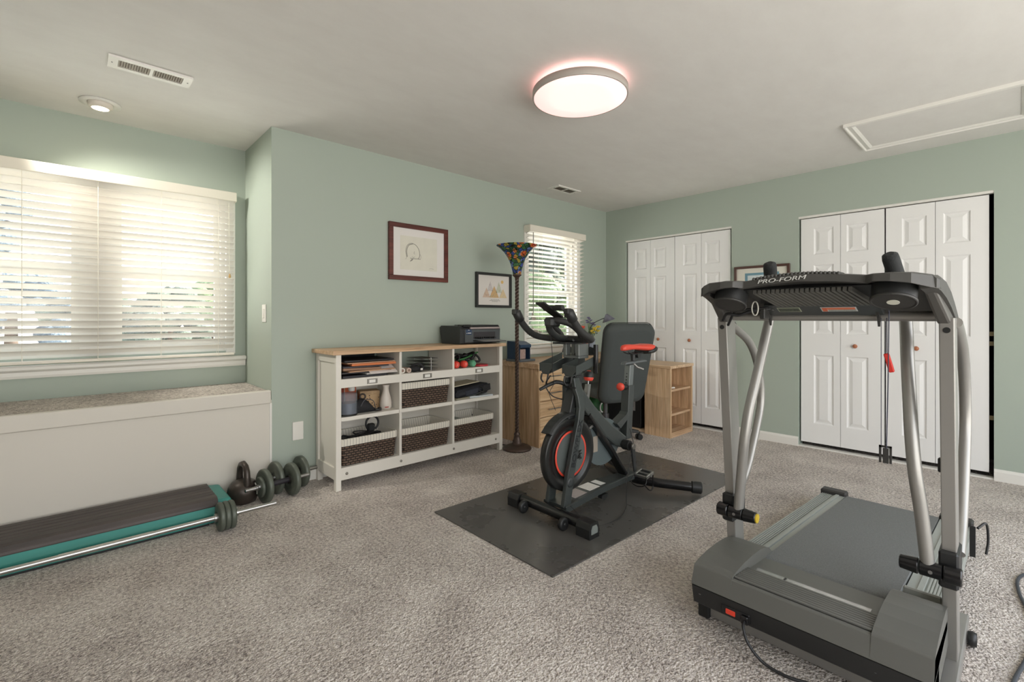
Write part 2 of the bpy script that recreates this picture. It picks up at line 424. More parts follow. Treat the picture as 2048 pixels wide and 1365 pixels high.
tc = m.build('pull_cord', MBLIND, b1)
MB().lathe([(0.003, 0.03), (0.005, 0.028), (0.009, 0.005), (0.006, 0)], (0.86, YB - 0.10, 1.445), 14).build('cord_tassel', M('tassel_wood', (196, 160, 104), 0.5), tc)
b2 = blind('narrow white slatted blind on the small window behind the exercise bike', 3.372, 4.242, YL - 0.058, 2.02, 0.872, 0.0445, 15, (3.55, 3.81, 4.07), '')
MB().tube([(3.40, YL - 0.105, 2.01), (3.40, YL - 0.105, 1.2)], 0.004, 8).build('tilt_wand', M('wand', (120, 116, 108), 0.4), b2)

# ---------------------------------------------------------------- window seat
s = thing('storage_bench', 'built-in window bench with carpeted top and cream painted front', 'bench', (0.12, 3.75, 0))
MB().box(-0.74, 0.985, YL - 0.012, YL + 0.02, 0.0, 0.60).build('front_panel', MSEAT, s)
MB().box(-0.735, 0.985, YL + 0.012, YB - 0.004, 0.56, 0.652).build('carpet_top', carpet('seat_carpet'), s)
MB().rbox(-0.74, 0.978, YL - 0.030, YL + 0.012, 0.578, 0.665, 0.005).build('front_trim', MSEAT, s)
MB().box(0.973, 0.986, YL - 0.016, YL - 0.012, 0, 0.578).build('end_bead', MTRIM, s)

# ---------------------------------------------------------------- ceiling fixtures
def vent(label, x0, x1, y0, y1, n, group=None):
    r = thing('ceiling_vent', label, 'air vent', ((x0 + x1) / 2, (y0 + y1) / 2, ZC - 0.012))
    m = MB(); b = 0.028; z0, z1 = ZC - 0.010, ZC
    m.box(x0, x1, y0, y0 + b, z0, z1 - 0.0005).box(x0, x1, y1 - b, y1, z0, z1 - 0.0005).box(x0, x0 + b * 1.4, y0 + b, y1 - b, z0, z1 - 0.0005).box(x1 - b * 1.4, x1, y0 + b, y1 - b, z0, z1 - 0.0005)
    xm = (x0 + x1) / 2; m.box(xm - 0.007, xm + 0.007, y0 + b, y1 - b, z0, z1 - 0.0005); m.build('frame', MTRIM, r)
    MB().box(x0 + b, x1 - b, y0 + b, y1 - b, ZC - 0.003, ZC - 0.001).build('duct_backing', M('duct', (112, 98, 84), 0.8), r)
    f = MB()
    for k in range(n):
        for lo, hi in ((x0 + b * 1.4, xm - 0.007), (xm + 0.007, x1 - b * 1.4)):
            x = lo + (hi - lo) * (k + 0.5) / n; d = 0.004
            f.hexa([(x - d, y0 + b, z0 + 0.001), (x - d + 0.0015, y0 + b, z0 + 0.001), (x - d + 0.0015, y1 - b, z0 + 0.001), (x - d, y1 - b, z0 + 0.001),
                    (x + d, y0 + b, z1 - 0.003), (x + d + 0.0015, y0 + b, z1 - 0.003), (x + d + 0.0015, y1 - b, z1 - 0.003), (x + d, y1 - b, z1 - 0.003)])
    f.build('louvers', M('louver', (186, 178, 166), 0.5), r)
    for x in (x0 + 0.016, x1 - 0.016): MB().sphere((x, (y0 + y1) / 2, z0), 0.004, 5).build('screw', MSTEEL, r)
    return r
vent('long white ceiling vent above the window bench', 0.135, 0.482, 3.02, 3.16, 12)
vent('small white ceiling vent near the far room corner', 3.45, 3.79, 3.03, 3.175, 9)
def recessed(label, x, y):
    r = thing('recessed_light', label, 'ceiling light', (x, y, ZC - 0.03))
    MB().lathe([(0.062, 0.0), (0.098, -0.002), (0.098, 0.006), (0.062, 0.006)], (x, y, ZC - 0.0065), 40, caps=False).build('trim_ring', MTRIM, r)
    MB().lathe([(0.060, 0.003), (0.058, -0.018), (0.046, -0.030), (0.040, -0.030), (0.040, 0.0)], (x, y, ZC - 0.004), 36, caps=False).build('eyeball', bpy.data.materials.get('eyeball') or M('eyeball', (226, 218, 206), 0.5), r)
    MB().lathe([(0.0, -0.034), (0.030, -0.033), (0.042, -0.029), (0.042, -0.02)], (x, y, ZC - 0.004), 30).build('bulb', bpy.data.materials.get('bulb_warm') or emit('bulb_warm', (255, 236, 206), 7), r)
recessed('small lit recessed ceiling spot above the blinds', 0.13, 3.76)
recessed('added recessed ceiling spot, unseen at the left end of the bay, brightening its side wall', -0.42, 3.76)  # added out of view, to brighten the bay side wall
lx, ly = 2.06, 1.655
r = thing('ceiling_light', 'large round flush ceiling lamp with glowing pinkish diffuser', 'ceiling light', (lx, ly, ZC - 0.07))
RL = 0.262
MB().lathe([(RL - 0.007, -0.0745), (RL - 0.002, -0.0745), (RL, -0.072), (RL, -0.036), (RL - 0.02, -0.034), (RL - 0.02, -0.068)], (lx, ly, ZC), 64, caps=False).build('rim', M('lamp_rim', (176, 168, 160), 0.45), r)
MB().lathe([(0.0, -0.076), (0.16, -0.0755), (RL - 0.008, -0.0735), (RL - 0.009, -0.06)], (lx, ly, ZC), 64).build('diffuser', emit('diffuser_glow', (255, 224, 218), 0.4), r)
MB().lathe([(RL - 0.06, -0.034), (RL - 0.020, -0.033), (RL - 0.020, -0.030), (RL - 0.06, -0.030), (RL - 0.06, -0.034)], (lx, ly, ZC), 64, caps=False).build('glow_ring', emit('pink_led', (255, 196, 194), 1.2), r)
MB().lathe([(0.16, -0.03), (0.16, 0.0)], (lx, ly, ZC), 48).build('ceiling_pan', MTRIM, r)
r = thing('attic_hatch', 'white framed attic access panel in the ceiling above the treadmill', 'hatch', (4.1, 0.36, ZC - 0.02))
hx0, hx1, hy0, hy1 = 3.77, 4.43, -0.07, 0.797
MB().box(hx0 + 0.05, hx1 - 0.05, hy0 + 0.05, hy1 - 0.05, ZC - 0.008, ZC).build('panel', MCEIL, r)
m = MB(); pr_ = [(0, 0), (0.055, 0), (0.055, -0.010), (0.04, -0.018), (0.015, -0.014), (0.008, -0.022), (0, -0.022)]
R = [[Vector((cx_ + sx_ * u, cy_ + sy_ * u, ZC + v - 0.0004)) for u, v in pr_] for cx_, cy_, sx_, sy_ in ((hx0, hy0, 1, 1), (hx1, hy0, -1, 1), (hx1, hy1, -1, -1), (hx0, hy1, 1, -1))]
m.loft(R, smooth=False, caps=False, loop=True)
m.build('frame_moulding', MTRIM, r)

# ---------------------------------------------------------------- wall plates
r = thing('wall_plate', 'blank white wall plate low beside the shelf unit', 'wall plate', (1.158, YL - 0.006, 0.30))
MB().rbox(1.121, 1.195, YL - 0.007, YL, 0.298, 0.426, 0.003).build('plate', MTRIM, r)
r = thing('light_switch', 'white rocker light switch on the narrow lit wall beside the window', 'light switch', (0.98, 3.58, 1.12))
MB().rbox(0.981, 0.988, 3.54, 3.622, 1.118, 1.243, 0.003).build('plate', MTRIM, r)
MB().rbox(0.977, 0.983, 3.566, 3.596, 1.148, 1.213, 0.002).build('rocker', MTRIM, r)

# ---------------------------------------------------------------- outdoors beyond the windows
struct(MB().box(-30, 40, 4.6, 60, -3.2, -3.0).build('ground', M('pale_ground', (222, 218, 208), 0.9, var=0.1, vscale=1.2)), 'pale sunlit ground below the windows', 'ground')
def leafmat(n, c1, c2):
    t = NT(n); t.col(t.ramp(t.noise(t.coord(), 4.0, 4, 0.7), [(0.3, lin(c1)), (0.7, lin(c2))])); t.rough(0.8); t.bump(t.noise(t.coord(), 14, 3), 0.8, 0.1); return t.m
LM = [leafmat('leaf_a', (42, 52, 46), (84, 96, 82)), leafmat('leaf_b', (52, 68, 44), (104, 122, 80)), leafmat('leaf_c', (62, 76, 88), (104, 118, 130))]
def tree(label, x, y, h, rr, k, zc=None):
    r = thing('tree', label, 'tree', (x, y, -3.0))
    rng = random.Random(int(x * 7 + y * 13)); m = MB()
    for i in range(70):
        a = rng.uniform(0, 2 * PI); v = rng.uniform(-1, 1); q = math.sqrt(max(0, 1 - v * v)) * rng.uniform(0.55, 1)
        c = Vector((x + math.cos(a) * q * rr, y + math.sin(a) * q * rr, h - 3 - rr * 1.0 + v * rr * 1.1))
        rd = rr * rng.uniform(0.16, 0.3); vs = []; n = 5
        m.sphere(c, rd, 5, (1, 1, rng.uniform(0.6, 0.9)))
    o = m.build('crown', LM[k], r); d = o.modifiers.new('d', 'DISPLACE'); tx = bpy.data.textures.new('leafn', 'CLOUDS'); tx.noise_scale = rr * 0.12; d.texture = tx; d.strength = rr * 0.12; d.mid_level = 0.5
    MB().cyl((x, y, -3), (x, y, h - 3 - rr * 0.6), 0.22, 0.12, 12).build('trunk', M('bark', (84, 70, 58), 0.9), r)
for x, y, h, rr, k, lab in ((-2.9, 15.0, 8.6, 2.1, 2, 'tall hazy blue grey tree seen through the upper left of the wide blind'), (-1.2, 19.0, 5.2, 1.5, 2, 'lower hazy tree right of the tall blue grey tree'), (0.6, 24, 5.0, 1.6, 0, 'dark leafy tree seen behind the mullion of the wide blind'), (2.7, 21, 4.9, 1.5, 0, 'dark leafy tree low behind the right half of the wide blind'), (5.0, 26, 5.4, 1.9, 1, 'pale green tree at the lower right of the wide blind'), (8.6, 8.3, 5.0, 1.2, 1, 'bright green tree seen through the lower slats of the small window'), (10.6, 10.8, 7.6, 1.7, 0, 'dark green tree seen through the upper slats of the small window'), (14.6, 13.2, 8.0, 2.4, 1, 'light green tree seen through the right slats of the small window')):
    tree(lab, x, y, h, rr, k)
# ---------------------------------------------------------------- storage console
MCAB = M('cabinet_white', (226, 222, 212), 0.45, grain=0.05, gscale=40)
MOAKX = wood('oak_x', (186, 150, 114), (210, 176, 140), (228, 200, 166), 'x', 1.0)
MOAKZ = wood('oak_z', (176, 142, 108), (212, 178, 140), (230, 202, 166), 'z', 1.0)
MOAKY = wood('oak_y', (194, 160, 124), (222, 190, 154), (236, 210, 178), 'y', 1.0)
MNICK = M('nickel', (150, 146, 138), 0.35, 0.8)
YF = 3.067
cab = thing('storage_console', 'white open shelf console with a wood top along the green wall', 'shelf unit', (2.015, 3.25, 0))
x0, x1, yb = 1.278, 2.752, 3.415
MB().rbox(1.252, 2.782, 3.048, 3.425, 0.903, 0.930, 0.002).build('wood_top', MOAKX, cab)
for sx in (x0, x1 - 0.036):
    for sy in (YF, yb - 0.036): MB().rbox(sx, sx + 0.036, sy, sy + 0.036, 0, 0.903, 0.0015).build('leg_post', MCAB, cab)
for sx, rail in ((x0 + 0.014, 1), (x1 - 0.026, 0)):
    m = MB().box(sx, sx + 0.012, YF + 0.03, yb - 0.03, 0.07, 0.903)
    a, b = (x0 + 0.002, x0 + 0.016) if rail else (x1 - 0.016, x1 - 0.002)
    m.rbox(a, b, YF + 0.034, yb - 0.034, 0.068, 0.150, 0.002).box(a, b, YF + 0.034, yb - 0.034, 0.85, 0.903)
    m.build('side_panel', MCAB, cab)
MB().rbox(x0 + 0.034, x1 - 0.034, YF + 0.002, YF + 0.020, 0.680, 0.739, 0.0015).build('label_rail', MCAB, cab)
br = MB().rbox(x0 + 0.034, x1 - 0.034, YF + 0.002, YF + 0.020, 0.066, 0.148, 0.0015).build('bottom_rail', MCAB, cab)
for x in (1.352, 1.76, 2.232, 2.675): MB().lathe([(0.0095, 0), (0.009, 0.004), (0.005, 0.007), (0, 0.008)], (x, YF + 0.002, 0.106), 14, (0, -1, 0)).build('bolt_cover', MNICK, br)
for nm, z in (('top_shelf', 0.712), ('middle_shelf', 0.456), ('bottom_shelf', 0.122)):
    MB().box(x0 + 0.02, x1 - 0.02, YF + 0.018 if z != 0.456 else YF + 0.010, yb - 0.005, z, z + 0.026).build(nm, MCAB, cab)
for x in (1.748, 2.220): MB().box(x, x + 0.019, YF + 0.004, yb - 0.005, 0.10, 0.903).build('divider', MCAB, cab)
MB().box(x0 + 0.02, x1 - 0.02, yb - 0.006, yb, 0.12, 0.72).build('back_panel', MCAB, cab)
for x in (1.535, 1.985, 2.49):
    m = MB(); z = 0.709; w, h, b = 0.038, 0.0165, 0.006; ya, yb2 = YF - 0.002, YF + 0.003
    m.box(x - w, x + w, ya, yb2, z + h - b, z + h).box(x - w, x + w, ya, yb2, z - h, z - h + b).box(x - w, x - w + 0.014, ya, yb2, z - h + b, z + h - b).box(x + w - 0.014, x + w, ya, yb2, z - h + b, z + h - b)
    lh = m.build('label_holder', MNICK, cab)
    MB().box(x - w + 0.012, x + w - 0.012, YF, YF + 0.0025, z - h + 0.004, z + h - 0.004).build('label_card', MWHITE, lh)
# baskets
def weave():
    t = NT('brown_weave'); co = t.n('ShaderNodeSeparateXYZ'); t.l(t.coord(), co.inputs[0])
    u = t.math('ADD', co.outputs[0], co.outputs[1]); cb = t.n('ShaderNodeCombineXYZ'); t.l(u, cb.inputs[0]); t.l(co.outputs[2], cb.inputs[1])
    br = t.n('ShaderNodeTexBrick'); t.l(cb.outputs[0], br.inputs['Vector']); br.inputs['Scale'].default_value = 1.0
    br.inputs['Brick Width'].default_value = 0.033; br.inputs['Row Height'].default_value = 0.0165; br.inputs['Mortar Size'].default_value = 0.0050; br.inputs['Mortar Smooth'].default_value = 0.7
    br.inputs['Color1'].default_value = (*lin((122, 100, 84)), 1); br.inputs['Color2'].default_value = (*lin((104, 84, 70)), 1); br.inputs['Mortar'].default_value = (*lin((36, 28, 23)), 1)
    t.col(br.outputs['Color']); t.rough(0.55); t.bump(t.math('SUBTRACT', 1.0, br.outputs['Fac']), 0.9, 0.006); return t.m
def liner():
    t = NT('striped_liner'); co = t.n('ShaderNodeSeparateXYZ'); t.l(t.coord(), co.inputs[0])
    u = t.math('ADD', co.outputs[0], co.outputs[1]); f = t.math('FRACT', t.math('MULTIPLY', u, 47.0))
    t.col(t.mix(t.math('LESS_THAN', f, 0.10), lin((222, 217, 204)), lin((120, 118, 112)))); t.rough(0.85); return t.m
MWEAVE = weave(); MLINER = liner()
def basket(label, xa, xb, z0, ztop=0.185, taper=0.016, dy=0.0, loc=None):
    ya, yc = YF + 0.022 + dy, 3.385; xm, ym = (xa + xb) / 2, (ya + yc) / 2
    r = thing('storage_basket', label, 'basket', (xm, ym, z0), 0, 'wicker baskets in the white shelf unit')
    def ring(z, ins):
        out = []; R = 0.02
        for cx, cy, a0 in ((xb - ins - R, yc - ins - R, 0), (xa + ins + R, yc - ins - R, 90), (xa + ins + R, ya + ins * 0.6 + R, 180), (xb - ins - R, ya + ins * 0.6 + R, 270)):
            for k in range(4):
                a = rad(a0 + k * 30); out.append(Vector((cx + R * math.cos(a), cy + R * math.sin(a), z)))
        return out
    H = ztop; lw = 0.046
    m = MB(); m.loft([ring(z0, taper), ring(z0 + H - 0.01, 0)], caps=False); m.add(ring(z0 + 0.001, taper), [list(range(16))])
    m.loft([ring(z0 + H - 0.01, 0.004), ring(z0 + 0.004, taper + 0.004)], caps=False); m.build('wicker_body', MWEAVE, r)
    m = MB(); m.loft([ring(z0 + H - lw, -0.002), ring(z0 + H - 0.004, -0.003), ring(z0 + H + 0.003, 0.002), ring(z0 + H - 0.002, 0.008), ring(z0 + 0.03, taper + 0.006)], caps=False)
    m.add(ring(z0 + 0.03, taper + 0.006), [list(range(16))]); m.build('striped_liner', MLINER, r); return r
basket('brown wicker basket at bottom left holding coiled black cables', 1.322, 1.742, 0.149, 0.180)
basket('brown wicker basket at bottom middle holding papers', 1.780, 2.212, 0.149, 0.180)
basket('brown wicker basket at bottom right below the black bag', 2.250, 2.672, 0.149, 0.178)
basket('brown wicker basket on the middle shelf tight under the label rail', 1.778, 2.212, 0.483, 0.182)
# contents of the baskets
MCABLE = M('cable_black', (28, 28, 29), 0.5)
r = thing('cable_coil', 'coil of black cable standing up in the bottom left basket', 'cable', (1.56, 3.2, 0.27))
m = MB()
for k in range(5):
    m.tube([(1.575 + (0.075 + 0.006 * k) * math.cos(a), 3.16 + 0.02 * k + 0.03 * math.sin(a * 2), 0.285 + 0.008 * k + 0.012 * math.sin(a + k)) for a in [2 * PI * i / 24 for i in range(24)]], 0.0042, 8, closed=True)
m.build('coil', MCABLE, r)
MB().tube([(1.60 + 0.048 * math.cos(a), 3.20, 0.385 + 0.05 * math.sin(a)) for a in [rad(-60 + 12 * i) for i in range(26)]], 0.0075, 10).build('loop', MCABLE, r)
MB().rbox(1.565, 1.615, 3.18, 3.22, 0.33, 0.385, 0.008).build('plug_block', MBLACK, r)
tag(MB().tube(bez([(1.35, 3.13, 0.31), (1.38, 3.2, 0.325), (1.44, 3.15, 0.315), (1.40, 3.24, 0.32), (1.36, 3.17, 0.312), (1.48, 3.2, 0.318), (1.52, 3.12, 0.30)]), 0.005, 8).build('charger_cable', MCABLE), 'loose black charger cable at the left of the bottom left basket', 'cable')
tag(MB().rbox(1.36, 1.71, 3.13, 3.36, 0.20, 0.285, 0.01).build('equipment_box', M('dark_box', (58, 56, 54), 0.6)), 'dark flat box filling the bottom left basket', 'box')
r = thing('paper_pile', 'beige papers and pad lying in the bottom middle basket', 'papers', (2.0, 3.2, 0.2))
MB().rbox(1.81, 2.18, 3.12, 3.36, 0.20, 0.262, 0.004).build('folder', M('folder_tan', (206, 190, 160), 0.8), r)
MB().box(1.82, 1.98, 3.2, 3.36, 0.264, 0.285, Matrix.Translation((0, 0, 0.0))).build('notepad', MWHITE, r)
tag(MB().box(2.28, 2.40, 3.14, 3.30, 0.19, 0.305, None).build('booklet', M('booklet_grey', (150, 156, 148), 0.7)), 'grey booklet leaning in the bottom right basket', 'booklet')
# top shelf left: pile of folders and envelopes
def sheet(name, label, cat, xa, xb, ya, yb, z, th, col, rot=0.0, tilt=0.0, rough=0.7, group=None):
    mat = Matrix.Translation(((xa + xb) / 2, (ya + yb) / 2, z)) @ Matrix.Rotation(rad(rot), 4, 'Z') @ Matrix.Rotation(rad(tilt), 4, 'Y')
    w, d = (xb - xa) / 2, (yb - ya) / 2
    return tag(MB().rbox(-w, w, -d, d, 0, th, min(0.0015, th / 3), mat).build(name, M(name + '_m', col, rough)), label, cat, group)
G = 'folders and envelopes piled on the top left shelf'
sheet('binder', 'black binder lowest in the pile on the top left shelf', 'binder', 1.335, 1.66, 3.09, 3.36, 0.739, 0.016, (42, 42, 46), 0, 0, 0.5, G)
sheet('binder', 'slim white binder at the right bottom of the folder pile', 'binder', 1.50, 1.71, 3.085, 3.3, 0.7555, 0.010, (196, 194, 188), 1, 0, 0.5, G)
sheet('folder', 'dark grey folder second from the bottom of the pile', 'folder', 1.335, 1.70, 3.10, 3.37, 0.767, 0.010, (66, 62, 62), -1, 0, 0.6, G)
sheet('envelope', 'tan envelope in the lower middle of the folder pile', 'envelope', 1.37, 1.72, 3.085, 3.35, 0.778, 0.008, (188, 150, 118), 2, 0, 0.8, G)
sheet('folder', 'crumpled brown folder in the middle of the pile', 'folder', 1.345, 1.62, 3.095, 3.33, 0.788, 0.016, (150, 118, 96), -2, 1, 0.8, G)
sheet('envelope', 'white envelope sticking out of the folder pile front', 'envelope', 1.52, 1.735, 3.065, 3.2, 0.790, 0.004, (232, 226, 222), 2, 1.5, 0.7, G).rotation_euler[0] = rad(28)
sheet('folder', 'dark blue grey folder above the brown one in the pile', 'folder', 1.338, 1.68, 3.10, 3.36, 0.806, 0.010, (74, 72, 78), 1, 0.5, 0.6, G)
sheet('folder', 'orange folder near the top of the pile', 'folder', 1.40, 1.728, 3.08, 3.35, 0.819, 0.015, (208, 122, 74), -2, 0.3, 0.7, G)
sheet('envelope', 'pale peach envelope under the black top folder', 'envelope', 1.36, 1.72, 3.085, 3.34, 0.8355, 0.006, (206, 168, 140), 1, 0.3, 0.8, G)
sheet('folder', 'black folder topmost of the pile', 'folder', 1.345, 1.715, 3.09, 3.36, 0.846, 0.012, (38, 36, 38), 0, 0.4, 0.5, G)
tag(MB().rbox(1.42, 1.72, 3.395, 3.412, 0.74, 0.895, 0.003).build('screen_panel', M('dark_glass', (40, 40, 42), 0.15)), 'dark flat panel standing behind the folder pile', 'panel')
# top shelf middle
r = thing('letter_tray', 'thin wire letter tray with four tiers on the top middle shelf', 'letter tray', (2.06, 3.24, 0.738))
m = MB()
for k in range(4):
    z = 0.748 + 0.027 * k; m.box(1.985 + 0.002 * k, 2.135, 3.15, 3.38, z, z + 0.0022)
m.build('tiers', M('tray_metal', (108, 104, 98), 0.4, 0.6), r)
MB().tube([(2.07, 3.148, 0.738), (2.07, 3.148, 0.838)], 0.0025, 8).tube([(2.06, 3.38, 0.738), (2.06, 3.38, 0.838)], 0.0025, 8).build('posts', MCHROME, r)
for lab, x, y, rr, col in (('white rolled paper tube at the left of the top middle shelf', 1.785, 3.11, 0.021, (226, 222, 212)), ('rolled tube with brown band beside the white tube', 1.845, 3.12, 0.019, (208, 188, 172))):
    r = thing('paper_roll', lab, 'paper roll', (x, y, 0.738), 0, 'rolls on the top middle shelf')
    MB().cyl((x, y - 0.02, 0.739 + rr), (x, y + 0.22, 0.739 + rr), rr, n=18).build('roll', M('roll_m', col, 0.7), r)
    MB().lathe([(rr * 0.55, -0.001), (rr * 0.2, 0.012), (0, 0.012)], (x, y - 0.02, 0.739 + rr), 14, (0, 1, 0)).build('end_spiral', M('roll_dark', (150, 122, 108), 0.8), r)
r = thing('glove', 'black sport glove with white tab on the top middle shelf', 'glove', (1.92, 3.14, 0.738))
m = MB().sphere((1.915, 3.14, 0.762), 0.05, 10, (0.95, 0.8, 0.48)).sphere((1.955, 3.13, 0.757), 0.034, 8, (1.1, 0.8, 0.5)).tube(bez([(1.89, 3.14, 0.785), (1.93, 3.10, 0.80), (1.97, 3.1, 0.77)]), 0.010, 8)
m.build('palm', M('glove_black', (40, 40, 42), 0.85), r)
MB().rbox(1.937, 1.955, 3.083, 3.092, 0.752, 0.768, 0.002).build('tab', MWHITE, r)
# top shelf right: vinyl dumbbells
def vinyl_db(label, x, y, rr, col, ln=0.20, mark=None):
    r = thing('hand_weight', label, 'dumbbell', (x, y, 0.739), 0, 'small vinyl dumbbells on the top right shelf'); z = 0.7395 + rr
    mm = M('vinyl', col, 0.35)
    for s0 in (0, ln - 0.055):
        MB().lathe([(rr * 0.72, 0), (rr, 0.010), (rr, 0.045), (rr * 0.72, 0.055)], (x, y + s0, z), 6 if False else 20, (0, 1, 0)).build('head', mm, r)
    MB().cyl((x, y + 0.05, z), (x, y + ln - 0.05, z), rr * 0.42, n=14).build('grip', mm, r)
    if mark: text_into(MB(), mark, rr * 0.9, frame((x, y - 0.0006, z), (1, 0, 0), (0, 0, 1))).build('weight_mark', M('mark_pale', (238, 200, 190), 0.5), r)
vinyl_db('leftmost of the two small red vinyl dumbbells', 2.285, 3.09, 0.029, (222, 70, 56), 0.2, '3')
vinyl_db('right one of the two small red vinyl dumbbells', 2.365, 3.085, 0.029, (226, 74, 60), 0.2, '3')
vinyl_db('small green vinyl dumbbell half hidden behind the red one', 2.405, 3.15, 0.027, (86, 146, 112))
vinyl_db('small green vinyl dumbbell right of the red ones', 2.455, 3.09, 0.028, (98, 164, 128), 0.2)
r = thing('resistance_band', 'black and green tangled exercise band behind the small dumbbells', 'exercise band', (2.5, 3.24, 0.739))
rng = random.Random(3)
for nm, col, n_ in (('black_cord', (30, 30, 32), 22), ('green_cord', (60, 120, 66), 8)):
    pts = [(2.50 + rng.uniform(-0.13, 0.12), 3.24 + rng.uniform(-0.06, 0.07), 0.76 + rng.uniform(0, 0.085) + (0.0 if nm == 'black_cord' else 0.0)) for _ in range(n_)]
    MB().tube(bez(pts, 6), 0.0095 if nm == 'black_cord' else 0.007, 8).build(nm, M(nm, col, 0.5), r)
MB().tube([(2.35 + 0.035 * math.cos(a), 3.2, 0.818 + 0.03 * math.sin(a)) for a in [2 * PI * i / 20 for i in range(20)]], 0.007, 8, closed=True).build('handle_loop', MBLACK, r)
tag(MB().cyl((2.56, 3.13, 0.7395), (2.56, 3.13, 0.754), 0.062, n=32, bev=0.004).build('sliding_disc', M('disc_red', (196, 62, 70), 0.5)), 'flat red disc beside the green dumbbell on the top right shelf', 'disc')
# middle shelf left
r = thing('disc_spindle', 'clear round spindle case with discs on the middle left shelf', 'disc case', (1.39, 3.14, 0.482))
zz = 0.4825
def plastic(nm, c, fac, rough=0.1):
    t = NT(nm); tr = t.n('ShaderNodeBsdfTransparent'); tr.inputs[0].default_value = (*c, 1); t.col(c); t.rough(rough)
    mx = t.n('ShaderNodeMixShader'); mx.inputs[0].default_value = fac; t.l(tr.outputs[0], mx.inputs[1]); t.l(t.b.outputs[0], mx.inputs[2]); t.l(mx.outputs[0], t.t.nodes['Material Output'].inputs[0]); return t.m
MB().cyl((1.39, 3.14, zz), (1.39, 3.14, zz + 0.012), 0.064, n=36, bev=0.003).build('base', MBLACK, r)
MB().cyl((1.39, 3.14, zz + 0.013), (1.39, 3.14, zz + 0.085), 0.058, n=36).build('discs', M('disc_stack', (70, 78, 98), 0.25, 0.4), r)
MB().lathe([(0.062, 0.012), (0.062, 0.145), (0.055, 0.15), (0, 0.151)], (1.39, 3.14, zz), 36, caps=False).build('clear_cover', plastic('clear_cover', (0.75, 0.8, 0.85), 0.18), r)
tag(MB().lathe([(0.0, 0), (0.02, 0.0), (0.024, 0.02), (0.013, 0.034), (0, 0.036)], (1.445, 3.20, 0.636), 12).build('white_bobble', M('bobble', (226, 224, 218), 0.8)), 'white crumpled knob on top of the disc spindle case', 'ornament').location.z = zz + 0.152
r = thing('magazine', 'orange covered magazine standing behind the black pouch', 'magazine', (1.50, 3.36, 0.482))
MB().box(1.46, 1.545, 3.345, 3.365, 0.483, 0.665).build('cover', M('mag_orange', (206, 104, 64), 0.6, var=0.25, vscale=30), r)
MB().box(1.455, 1.46, 3.346, 3.364, 0.483, 0.663).build('spine', M('mag_spine', (230, 206, 180), 0.6), r)
tag(MB().box(1.40, 1.455, 3.35, 3.37, 0.483, 0.66).build('notebook', M('mag_red', (160, 70, 50), 0.6, var=0.3, vscale=40)), 'dark red notebook standing left of the orange magazine', 'notebook')
r = thing('gift_box', 'tan box with leafy brown print behind the black pouch', 'box', (1.63, 3.3, 0.482))
def leafy():
    t = NT('leafy_print'); v = t.n('ShaderNodeTexVoronoi'); v.inputs['Scale'].default_value = 60; t.l(t.coord(), v.inputs['Vector'])
    f = t.math('ADD', v.outputs['Distance'], t.math('MULTIPLY', t.noise(t.coord(), 30, 3), 0.4))
    t.col(t.ramp(f, [(0.42, lin((74, 54, 40))), (0.55, lin((196, 164, 122)))])); t.rough(0.6); return t.m
mt = Matrix.Translation((1.63, 3.31, 0.4825)) @ Matrix.Rotation(rad(-14), 4, 'Z')
MB().box(-0.075, 0.065, -0.05, 0.05, 0, 0.112, mt).build('box_body', leafy(), r)
MB().rbox(-0.077, 0.067, -0.052, 0.052, 0.10, 0.128, 0.002, mt).build('lid', M('tan_lid', (186, 156, 116), 0.6, var=0.15, vscale=40), r)
r = thing('vase', 'slim white bottle vase on the middle left shelf', 'vase', (1.692, 3.17, 0.482))
MB().lathe([(0.0, 0), (0.034, 0.0), (0.041, 0.012), (0.043, 0.045), (0.036, 0.085), (0.025, 0.12), (0.021, 0.145), (0.023, 0.162), (0.028, 0.176), (0.026, 0.177), (0.018, 0.15)], (1.692, 3.17, zz), 36).build('vase_body', M('vase_white', (218, 210, 200), 0.35), r)
m = MB(); 
for k in range(5): m.box(1.664 + 0.006 * k, 1.668 + 0.006 * k, 3.127, 3.129, zz + 0.014, zz + 0.022)
m.build('red_mark', M('vase_mark', (176, 70, 60), 0.5), r)
r = thing('pouch', 'black soft zip pouch in front of the leafy box', 'pouch', (1.52, 3.16, 0.482))
rings = []
for i in range(9):
    u = i / 8; hh = 0.012 + 0.088 * math.sin(PI * min(1, 0.12 + 0.95 * u) ** 0.8 * 0.98) ** 0.8; xx = 1.445 + 0.15 * u; dd = 0.045 * (0.6 + 0.4 * math.sin(PI * u))
    rings.append([Vector((xx, 3.155 + dd * math.cos(a), zz + max(0, hh * 0.5 + hh * 0.5 * math.sin(a)))) for a in [2 * PI * k / 14 for k in range(14)]])
MB().loft(rings).build('pouch_body', M('pouch_black', (34, 34, 37), 0.8, grain=0.4, gscale=60), r)
MB().tube(bez([(1.47, 3.11, 0.535), (1.50, 3.105, 0.578), (1.56, 3.11, 0.565), (1.585, 3.12, 0.51)]), 0.003, 6).build('zipper', M('zip', (90, 90, 94), 0.4, 0.5), r)
MB().cyl((1.585, 3.12, zz + 0.012), (1.625, 3.11, zz + 0.014), 0.010, n=12).cyl((1.61, 3.115, zz + 0.013), (1.612, 3.113, zz + 0.026), 0.012, n=10).build('strap_end', MBLACK, r)
tag(MB().tube([(1.527 + 0.02 * math.cos(a), 3.20 + 0.004 * math.sin(a), 0.586 + 0.018 * math.sin(a)) for a in [2 * PI * i / 18 for i in range(18)]], 0.006, 8, closed=True).build('wrist_ring', M('ring_dark', (60, 52, 48), 0.5)), 'small dark ring resting on top of the black pouch', 'ring')
